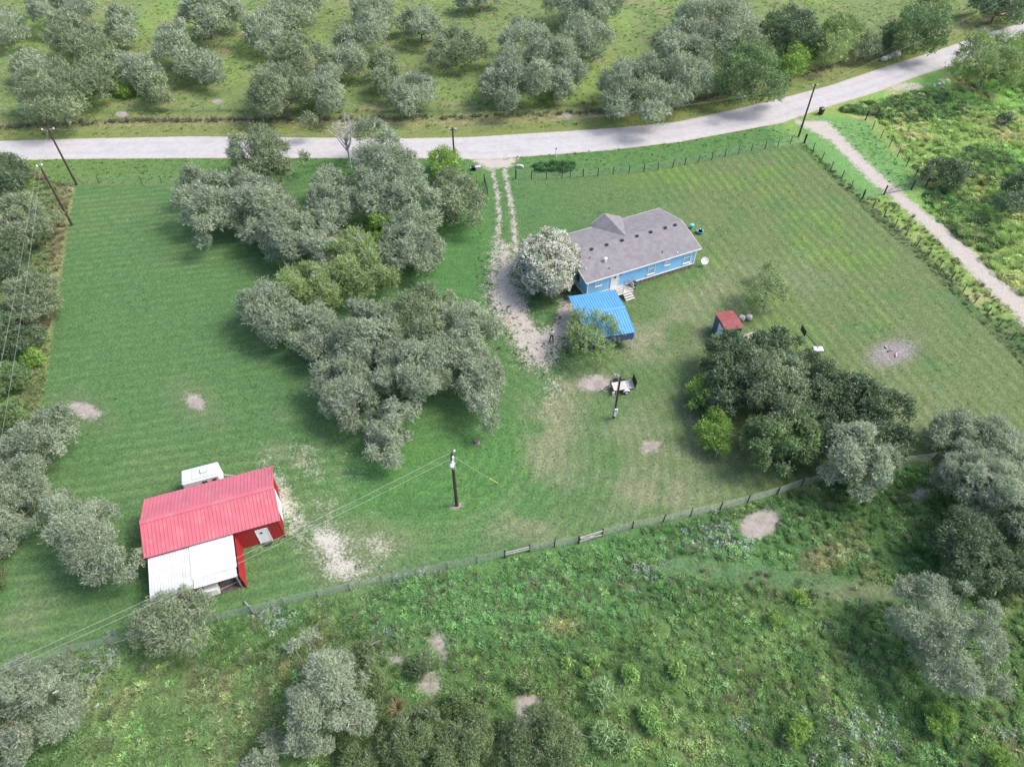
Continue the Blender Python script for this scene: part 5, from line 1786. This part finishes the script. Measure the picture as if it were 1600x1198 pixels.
EAST = 'trees at the right edge below the lawn'
for i, (k, cx, cy, rx, ry, lab, tw) in enumerate([
    (S, 1498, 682, 50, 40, 'pale grey tree at the fence corner right of the dark oak grove', 10),
    (S, 1562, 702, 46, 44, 'grey tree behind the big one at the right edge', 8),
    (S, 1545, 766, 76, 58, 'big grey tree at the right edge below the fence', 20),
    (O_, 1590, 812, 52, 50, 'grey-green tree cut by the right edge above the dark bush', 8),
    (D_, 1510, 858, 62, 54, 'dark dense tree at the right edge in the weedy field', 4),
    (D_, 1585, 880, 46, 44, 'dark shaded tree cut by the right edge of the weedy field', 4),
    (S, 1476, 988, 92, 84, 'broad wispy grey tree standing alone in the lower right of the weedy field', 60),
]):
    make_tree(k, cx, cy, rx, ry, lab, 460 + i, group=EAST, twigs=tw, dens=.68 if cy == 988 else 1.0)
make_tree(L_, 1200, 447, 32, 38, 'young airy light green tree with a white trunk on the right lawn', 480, twigs=26, dens=.42, gap=.1)
make_tree(L_, 926, 520, 48, 42, 'airy green tree in front of the blue carport', 481, twigs=14, dens=.40, gap=.12)
make_tree(G_, 858, 408, 47, 49, 'round crepe myrtle covered in white blossom at the left end of the blue house', 482, name='flowering_tree', blossom=True, lobr=.34, dens=1.0, leaf=.8, even=True, nl=30)
make_tree(D_, 1478, 272, 31, 24, 'lone dark round bush beside the gate fence', 483, name='bush', cat='bush', group='bushes right of the track')
make_tree(D_, 1592, 300, 28, 34, 'dark bush cut by the right edge beside the track', 484, name='bush', cat='bush', group='bushes right of the track')
make_tree(L_, 1548, 98, 50, 42, 'feathery green tree with pale stems below the road at the right', 485, twigs=30, dens=.7)
make_tree(L_, 1598, 84, 30, 40, 'yellowish feathery tree cut by the right edge below the road', 486, twigs=10, dens=.6)

WEST = 'trees of the left-hand thicket'
for i, (k, cx, cy, rx, ry, lab, tw) in enumerate([(a[0], a[1], a[2], a[3], a[4], a[5], {32: 40, 272: 34, 512: 40, 42: 40}.get(a[1], 12)) for a in [
    (D_, 8, 268, 28, 34, 'dark tree at the left edge just below the road'),
    (O_, 32, 345, 46, 40, 'grey-green tree with bare white limbs below the two power poles'),
    (D_, 12, 402, 36, 34, 'dark tree at the left edge under the two cables'),
    (O_, 50, 468, 42, 40, 'sage tree in the middle of the left-hand thicket'),
    (D_, 14, 520, 38, 38, 'dark shaded tree at the left edge below the sage tree'),
    (S, 55, 696, 58, 48, 'pale grey tree at the left edge beside the left bare patch'),
    (S, 22, 768, 58, 52, 'larger grey tree at the left edge below the pale grey one'),
    (S, 141, 838, 52, 94, 'tall narrow pale grey tree standing alone left of the red barn'),
    (S, 4, 845, 18, 30, 'small grey bush cut by the left edge beside the lower left lawn'),
    (O_, 272, 974, 54, 62, 'thin olive tree in front of the white lean-to'),
    (S, 42, 1095, 84, 78, 'wide pale grey tree in the bottom left corner'),
    (S, 512, 1085, 76, 86, 'tall grey tree with dark hollows at the bottom, left of the middle'),
    ('scrub', 565, 1045, 46, 52, 'greenish tree on the right shoulder of the tall grey one at the bottom'),
    ('scrub', 642, 1150, 56, 46, 'green bush-like tree at the bottom edge below the bare soil'),
    ('scrub', 722, 1164, 56, 44, 'green tree at the bottom edge between the two other green ones'),
    ('scrub', 842, 1152, 56, 56, 'green tree at the bottom edge covering the pale sand patch'),
    (S, 400, 1204, 54, 34, 'pale grey treetop cut by the bottom edge'),
    ('scrub', 560, 1186, 42, 30, 'shaded green bush at the bottom edge below the tall grey tree'),
]]):
    make_tree(k, cx, cy, rx, ry, lab, 520 + i, group=WEST, twigs=tw, dens={272: .46, 42: .85}.get(cx, 1.0))

# low shrubs one can count in the weedy fields
SHR = 'shrubs in the weedy fields'
for i, (k, cx, cy, rx, ry, lab) in enumerate([
    (D_, 655, 1040, 20, 16, 'dark green dome shrub left of the pink bare soil at the bottom'),
    (G_, 716, 1102, 27, 21, 'dark green round shrub between the bare soil and the sand patch'),
    (G_, 752, 1086, 14, 10, 'small green shrub just above the sand patch'),
    (G_, 818, 1068, 20, 11, 'low green shrub right above the top of the sand patch'),
    (B_, 1470, 1124, 25, 24, 'yellow-green shrub below the wispy grey tree'),
    (B_, 1248, 932, 14, 9, 'little bright shrub at the grassy path in the weedy field'),
    (B_, 1212, 965, 12, 9, 'little bright shrub below the grassy path in the weedy field'),
    (B_, 1246, 1142, 16, 24, 'bright upright shrub near the silvery herbs at the bottom'),
    (B_, 1563, 1186, 20, 14, 'yellow-green shrub in the bottom right corner'),
    (G_, 18, 592, 26, 24, 'fresh green shrub at the left edge, upper one'),
    (G_, 22, 648, 26, 22, 'fresh green shrub at the left edge, lower one'),
    (B_, 50, 560, 18, 16, 'bright shrub beside the lawn edge in the left-hand thicket'),
    (L_, 66, 430, 12, 12, 'small pale shrub at the lawn edge left of the mown field'),
    (D_, 1570, 186, 12, 8, 'small dark shrub in the brush right of the track'),
]):
    make_tree(k, cx, cy, rx, ry, lab, 600 + i, name='shrub', cat='shrub', group=SHR, lobr=.45)

# ---------------------------------------------------------------- weeds, tall grass and herbs
wsrc = bpy.data.collections.new('weed_sources')
WL = leaf_mat('weed_leaves', (.62, .62, .62), (1.35, 1.35, 1.35), .55, .3, instancer=True, spec=.25)


def weed_proto(name, n, h, r, L, W, up, spread, seed, dome=True):
    rng = np.random.default_rng(seed)
    a = rng.uniform(0, 6.283, n)
    q = np.sqrt(rng.random(n)) * r
    z = h * (1 - (q / r) ** 2 * .8) * rng.uniform(.35, 1.0, n) if dome else L * .45 * rng.uniform(.6, 1.1, n)
    P = np.stack([np.cos(a) * q, np.sin(a) * q, z], 1)
    A = unit(np.stack([np.cos(a) * spread, np.sin(a) * spread, np.full(n, up)], 1) + rng.normal(size=(n, 3)) * .45)
    me = leaf_mesh(name, P, A, L * rng.uniform(.6, 1.3, n), W * rng.uniform(.7, 1.3, n), rng.random(n), rng.uniform(-.2, .3, n), rng)
    me.materials.append(WL)
    o = bpy.data.objects.new(name, me)
    wsrc.objects.link(o)
    return o


# the order by name is the order in which the collection hands them out
weed_proto('weed_a_broadleaf', 70, .42, .42, .20, .10, .5, 1.0, 1)
weed_proto('weed_b_fineleaf', 90, .34, .45, .16, .05, .7, .8, 2)
weed_proto('weed_c_tuft', 60, .5, .22, .62, .035, 1.2, .7, 3, False)
weed_proto('weed_d_herb', 46, .30, .26, .15, .095, .6, 1.0, 4)
weed_proto('weed_e_shortgrass', 50, .2, .45, .26, .03, 1.0, .8, 5, False)


def sample(poly, dens, jit_seed):
    """Random points inside a photographed outline, per square metre."""
    P = world_poly(poly)
    rng = np.random.default_rng(jit_seed)
    lo, hi = P.min(0), P.max(0)
    n = int(np.prod(hi - lo) * dens)
    x, y = rng.uniform(lo[0], hi[0], n), rng.uniform(lo[1], hi[1], n)
    k = sd_poly(poly, x, y) < 0
    return x[k], y[k], rng


def grid_at(arr, x, y):
    i = np.clip(((x - GX0) / GS).round().astype(int), 0, nx - 1)
    j = np.clip(((y - GY0) / GS).round().astype(int), 0, ny - 1)
    return arr[j * nx + i]


hard = np.maximum.reduce([road, np.where(grav > .3, grav, 0), bare * 1.1, ash])


def in_frame(x, y, m=70):
    d = y * CT + CAM_H * ST
    u = 800 + FPX * x / d
    v = 599 - FPX * (y * ST - CAM_H * CT) / d
    return (u > -m) & (u < 1600 + m) & (v > -m) & (v < 1198 + m)


def weeds(name, x, y, rng, probs, smin, smax, tint=1.0, tmul=None, own_tint=None, wild=.18, avoid=True):
    k = in_frame(x, y)
    if avoid:
        k &= grid_at(hard, x, y) < .5
    x, y = x[k], y[k]
    n = len(x)
    if n == 0:
        return
    z = np.minimum(grid_at(gz, x, y), 0.02) - .02
    kind = rng.choice(5, n, p=np.array(probs) / sum(probs))
    sc = rng.uniform(smin, smax, n)
    t = grid_at(base, x, y) * tint if own_tint is None else np.tile(np.array(own_tint), (n, 1)) * 1.0
    if tmul is not None:
        t = t * np.array(tmul)
    t = t * (1 + rng.normal(size=(n, 1)) * wild) * (1 + rng.normal(size=(n, 3)) * .06)
    t = t * .84 + t.mean(1, keepdims=True) * .16
    t = np.clip(t * 1.5, .01, 1.3)
    me = bpy.data.meshes.new(name)
    me.vertices.add(n)
    me.vertices.foreach_set('co', np.stack([x, y, z], 1).astype(np.float32).ravel())
    for an, ty, dat, ch in (('kind_index', 'INT', kind.astype(np.int32), 'value'), ('size', 'FLOAT', sc.astype(np.float32), 'value'), ('turn', 'FLOAT', rng.uniform(0, 6.283, n).astype(np.float32), 'value')):
        me.attributes.new(an, ty, 'POINT').data.foreach_set(ch, dat)
    me.attributes.new('tint', 'FLOAT_COLOR', 'POINT').data.foreach_set('color', np.concatenate([t, np.ones((n, 1))], 1).astype(np.float32).ravel())
    o = bpy.data.objects.new(name, me)
    COL.objects.link(o)
    o['kind'] = 'stuff'
    md = o.modifiers.new('growth', 'NODES')
    md.node_group = GROW
    return o


GROW = bpy.data.node_groups.new('growth', 'GeometryNodeTree')
GROW.interface.new_socket('Geometry', in_out='INPUT', socket_type='NodeSocketGeometry')
GROW.interface.new_socket('Geometry', in_out='OUTPUT', socket_type='NodeSocketGeometry')
gi, go = GROW.nodes.new('NodeGroupInput'), GROW.nodes.new('NodeGroupOutput')
ci = GROW.nodes.new('GeometryNodeCollectionInfo')
ci.inputs['Collection'].default_value = wsrc
ci.inputs['Separate Children'].default_value = True
ci.inputs['Reset Children'].default_value = True
ip = GROW.nodes.new('GeometryNodeInstanceOnPoints')
ip.inputs['Pick Instance'].default_value = True


def named(nm, ty):
    q = GROW.nodes.new('GeometryNodeInputNamedAttribute')
    q.data_type = ty
    q.inputs[0].default_value = nm
    return next(s_ for s_ in q.outputs if s_.enabled and s_.name == 'Attribute')


cxyz = GROW.nodes.new('ShaderNodeCombineXYZ')
GROW.links.new(named('turn', 'FLOAT'), cxyz.inputs[2])
GROW.links.new(gi.outputs[0], ip.inputs['Points'])
GROW.links.new(ci.outputs[0], ip.inputs['Instance'])
GROW.links.new(named('kind_index', 'INT'), ip.inputs['Instance Index'])
GROW.links.new(cxyz.outputs[0], ip.inputs['Rotation'])
GROW.links.new(named('size', 'FLOAT'), ip.inputs['Scale'])
GROW.links.new(ip.outputs[0], go.inputs[0])

FIELD = [(-200, 1145), (0, 1068), (114, 1024), (212, 1002), (342, 975), (446, 950), (598, 916), (789, 877), (904, 855), (1036, 822), (1125, 803), (1252, 766), (1300, 756), (1458, 726), (1600, 695), (1800, 660), (1900, 1300), (-300, 1300)]
x, y, r = sample(FIELD, 7.0, 1)
path_d = d_line([(1050, 880), (1150, 893), (1280, 912), (1400, 932), (1500, 940)], x, y)
keep = (path_d > 1.1) & (vnoise(x, y, .45, 91) + r.random(len(x)) * .5 > .42)
x, y = x[keep], y[keep]
lush = cov(np.minimum(ell(740, 930, 240, 60, x, y), ell(1000, 850, 160, 26, x, y)), 6) > r.random(len(x))
weeds('lush_weeds', x[lush], y[lush], r, (5, 4, .4, .6, .6), .6, 1.25, 1.45)
weeds('field_weeds', x[~lush], y[~lush], r, (1.2, 3, 4, .7, 3), .6, 1.35, 1.75, (1.06, 1, .95))
x, y, r = sample(FIELD, 1.3, 2)
k = vnoise(x, y, .5, 33) > .62
weeds('dry_weeds', x[k], y[k], r, (0, 1.5, 3, .3, 1), .6, 1.2, own_tint=(.19, .20, .11))
x, y, r = sample(FIELD, .7, 3)
k = vnoise(x, y, .35, 57) > .6
weeds('yellow_green_grass', x[k], y[k], r, (.5, 1, 4, .3, 1), .8, 1.6, own_tint=(.15, .21, .085))
# silvery herbs: grey-white rosettes near the fence and the bottom
for i, (cx, cy, rx, ry, n) in enumerate([(1340, 1150, 75, 50, 110), (430, 965, 34, 22, 60), (170, 1030, 56, 16, 70), (125, 1075, 30, 30, 40), (1130, 838, 55, 26, 130), (1010, 895, 40, 25, 30), (600, 1000, 50, 40, 26), (640, 900, 70, 20, 10), (1580, 1145, 20, 10, 10), (1170, 1130, 30, 14, 12)]):
    r = np.random.default_rng(900 + i)
    qx, qy = cx + r.normal(size=n) * rx * .5, cy + r.normal(size=n) * ry * .5
    W_ = np.array([at(a, b)[:2] for a, b in zip(qx, qy)])
    weeds('silvery_herbs', W_[:, 0], W_[:, 1], r, (.3, .6, 0, 3, 0), .7, 1.4, own_tint=(.185, .25, .17), wild=.15)
# left-hand strip
STRIP = [(-150, 262), (20, 256), (112, 292), (102, 352), (80, 500), (57, 650), (30, 780), (-10, 960), (-200, 1000)]
x, y, r = sample(STRIP, 4.5, 5)
weeds('strip_weeds', x, y, r, (1.4, 3, 3.5, .3, 1.5), .7, 1.5, 1.4)
k = (sd_poly(STRIP, x, y) > -1.5)
weeds('straw_grass', x[k], y[k], r, (0, .5, 4, 0, 1), .9, 1.6, own_tint=(.21, .20, .11))
x, y, r = sample([(0, 540), (75, 520), (60, 650), (40, 690), (-30, 690)], 7, 6)
weeds('bright_weeds', x, y, r, (4, 3, 1, 0, 0), .7, 1.4, own_tint=(.11, .225, .045))
# brushy field right of the track
BRUSH = [(1310, 172), (1420, 148), (1520, 108), (1620, 68), (1800, 60), (1900, 640), (1690, 590), (1600, 480), (1520, 400), (1440, 330), (1452, 292), (1437, 272), (1372, 182)]
x, y, r = sample(BRUSH, 2.0, 7)
k = vnoise(x, y, .3, 71) + r.random(len(x)) * .5 > .45
weeds('brush_weeds', x[k], y[k], r, (2.5, 3, 3, .3, 1.5), 1.0, 2.0, 1.35)
x, y, r = sample(BRUSH, 3.0, 8)
k = vnoise(x, y, .11, 29) > .56
weeds('bright_brush', x[k], y[k], r, (4, 4, 1, 0, 0), 1.1, 2.2, own_tint=(.088, .160, .05))
# grassy bank along the lawn's right fence
x, y, r = sample([(1350, 308), (1450, 397), (1600, 550), (1720, 655), (1700, 680), (1590, 563), (1445, 412), (1340, 318)], 6.0, 9)
weeds('bank_grass', x, y, r, (1.5, 3, 3, 0, 2), .4, .85, own_tint=(.14, .195, .08))
x, y, r = sample([(1258, 222), (1300, 262), (1350, 308), (1344, 316), (1292, 270), (1252, 228)], 6.0, 10)
weeds('bank_grass', x, y, r, (1.5, 3, 3, 0, 2), .35, .75, own_tint=(.075, .155, .050))
x, y, r = sample([(1352, 312), (1380, 306), (1440, 345), (1560, 450), (1700, 590), (1720, 655), (1600, 550), (1450, 397)], 3.0, 19)
weeds('bank_grass', x, y, r, (1, 3, 3, 0, 2), .5, 1.0, own_tint=(.12, .18, .055))
# long grass in the ditch verge
VG = [(0, 250), (300, 247), (760, 249), (1060, 223), (1222, 193), (1256, 220), (1112, 248), (1006, 266), (891, 274), (806, 278), (757, 283), (285, 286), (118, 288), (0, 285)]
x, y, r = sample(VG, 3.0, 11)
k = (np.abs(x - at(775, 262).x) > 3.0)
weeds('verge_grass', x[k], y[k], r, (.3, 1.5, .6, 0, 5), .3, .6, own_tint=(.085, .180, .055), wild=.1)
x, y, r = sample([(832, 258), (870, 254), (900, 256), (890, 268), (840, 268)], 7.0, 12)
weeds('ditch_weeds', x, y, r, (4, 2, 2, 0, 0), .9, 1.5, own_tint=(.05, .135, .038))
x, y, r = sample([(1296, 196), (1352, 190), (1402, 247), (1446, 290), (1424, 295), (1396, 290), (1350, 246)], 3.0, 13)
weeds('verge_grass', x, y, r, (.3, 1.5, .6, 0, 5), .3, .6, own_tint=(.090, .185, .058), wild=.1)
# pasture and verge beyond the road
x, y, r = sample([(-200, 205), (0, 214), (300, 208), (700, 209), (1060, 185), (1296, 128), (1532, 50), (1800, -40), (1400, -40), (-300, -40)], 1.5, 14)
k = vnoise(x, y, .2, 83) + r.random(len(x)) * .6 > .55
weeds('pasture_grass', x[k], y[k], r, (.5, 2, 1.5, .2, 4), .45, 1.0, 1.45)
pts = [(-60, 204), (60, 198), (130, 195), (200, 191), (400, 190), (600, 188), (738, 185), (870, 180), (980, 176), (1060, 164), (1150, 146), (1230, 126), (1300, 105)]
band = pts + [(a, b - 4.5) for a, b in reversed(pts)]
x, y, r = sample(band, 4.0, 15)
weeds('fence_row_grass', x, y, r, (.5, 2, 4, 0, 1), .8, 1.5, own_tint=(.13, .14, .075))
# weeds through the thin edges of the gravel and under the trees
x, y, r = sample([(740, 400), (830, 400), (905, 450), (910, 560), (850, 600), (780, 560), (745, 480)], 9.0, 16)
k = (vnoise(x, y, .9, 44) + r.random(len(x)) * .4 > .72) & (ell(800, 440, 36, 40, x, y) > -1)
weeds('gravel_weeds', x[k], y[k], r, (1, 2, 0, .3, 3), .18, .42, own_tint=(.06, .105, .045), avoid=False)
# lawn tufts: clover and coarser grass standing up between the mowing lines
x, y, r = sample(LAWN, 2.2, 17)
k = (vnoise(x, y, .25, 19) + r.random(len(x)) * .7 > .78) & (np.abs(x - 9) > -1)
hs_ = np.ones(len(x), bool)
for (ox, oy, ang, w_, d_) in ((8.55, 62.85, 24.6, 16, 9.4), (-30.05, 24.4, 19.1, 11, 9.8), (6.4, 53.8, 12.4, 5.6, 7.4), (22.5, 55.5, 13, 2.4, 3.2)):
    c_, s_ = math.cos(rad(ang)), math.sin(rad(ang))
    lx, ly = (x - ox) * c_ + (y - oy) * s_, -(x - ox) * s_ + (y - oy) * c_
    hs_ &= ~((lx > -.3) & (lx < w_ + .3) & (ly > -.3) & (ly < d_ + .3))
k &= hs_
weeds('lawn_tufts', x[k], y[k], r, (0, 2, 0, .1, 5), .2, .42, 1.0, wild=.1)

# cane grass clumps one can count
canes = [(945, 1140, 24, 34, 'largest blue-green cane clump at the bottom, nearest the picture edge'), (975, 1150, 16, 26, 'upright cane clump leaning against the largest blue-green one'), (940, 1080, 25, 20, 'pale fine-leaved cane clump above the largest blue-green one'), (984, 1048, 15, 17, 'cane clump with a dark shadow at its left, centre of the weedy field'), (1057, 1042, 14, 16, 'lone rounded yellow-green cane clump, easternmost of the group'), (1012, 1112, 18, 20, 'yellow-green cane clump right of the pale fine-leaved one'), (1024, 1130, 16, 16, 'lower yellow-green cane clump touching its upper neighbour'), (928, 1028, 11, 12, 'small bright cane clump at the top of the group'), (914, 1045, 9, 12, 'smallest bright cane clump at the upper left of the group'), (885, 1034, 10, 7, 'low bright cane tuft west of the group')]
CM = {'g': leaf_mat('cane_leaves', (.15, .29, .07), (.34, .50, .17), .45, .3), 'b': leaf_mat('bluish_cane_leaves', (.15, .26, .10), (.32, .45, .21), .45, .3)}
for i, (cx, cy, rx, ry, lab) in enumerate(canes):
    rng = np.random.default_rng(700 + i)
    c = at(cx, cy + ry * .35, .3)
    s = depth_of(c) / FPX
    R = rx * s
    n = 420
    a = rng.uniform(0, 6.283, n)
    q = np.sqrt(rng.random(n)) * R * .95
    hh = R * rng.uniform(.5, 1.5, n) * (1.2 - .5 * q / R)
    P = np.stack([np.cos(a) * q, np.sin(a) * q, np.maximum(hh, .1)], 1)
    A = unit(np.stack([np.cos(a) * .7 * q / R, np.sin(a) * .7 * q / R, np.full(n, .7)], 1) + rng.normal(size=(n, 3)) * .5)
    me = leaf_mesh('cane_clump', P, A, np.minimum(R * .8, .75) * rng.uniform(.4, 1.0, n), np.full(n, .10) * rng.uniform(.7, 1.3, n), rng.random(n), rng.uniform(-.2, .3, n), rng, np.stack([np.cos(a) * .5, np.sin(a) * .5 - .4, np.full(n, .9)], 1))
    me.materials.append(CM['b' if i < 3 else 'g'])
    o = bpy.data.objects.new('cane_clump', me)
    o.location = (c.x, c.y, 0)
    COL.objects.link(o)
    tag(o, lab, 'plant', 'cane grass clumps')
# dead brush heap at the bottom
db_ = thing('dead_shrub', 'straw-coloured dead shrub beside the tall grey tree at the bottom', 'shrub', at(622, 1108))
rng = np.random.default_rng(77)
mb = MB()
for i in range(60):
    a = rng.uniform(0, 6.28)
    e = Vector((math.cos(a) * rng.uniform(.3, 1.0), math.sin(a) * rng.uniform(.4, 1.3), rng.uniform(.3, 1.3)))
    mb.tube([(0, 0, 0), e * .55 + Vector((0, 0, .15)), e], [.03, .018, .006], 3)
    mb.tube([e * .6, e * .9 + Vector(rng.normal(size=3)) * .25], [.014, .005], 3)
obj('stems', mb, M['straw'], db_)
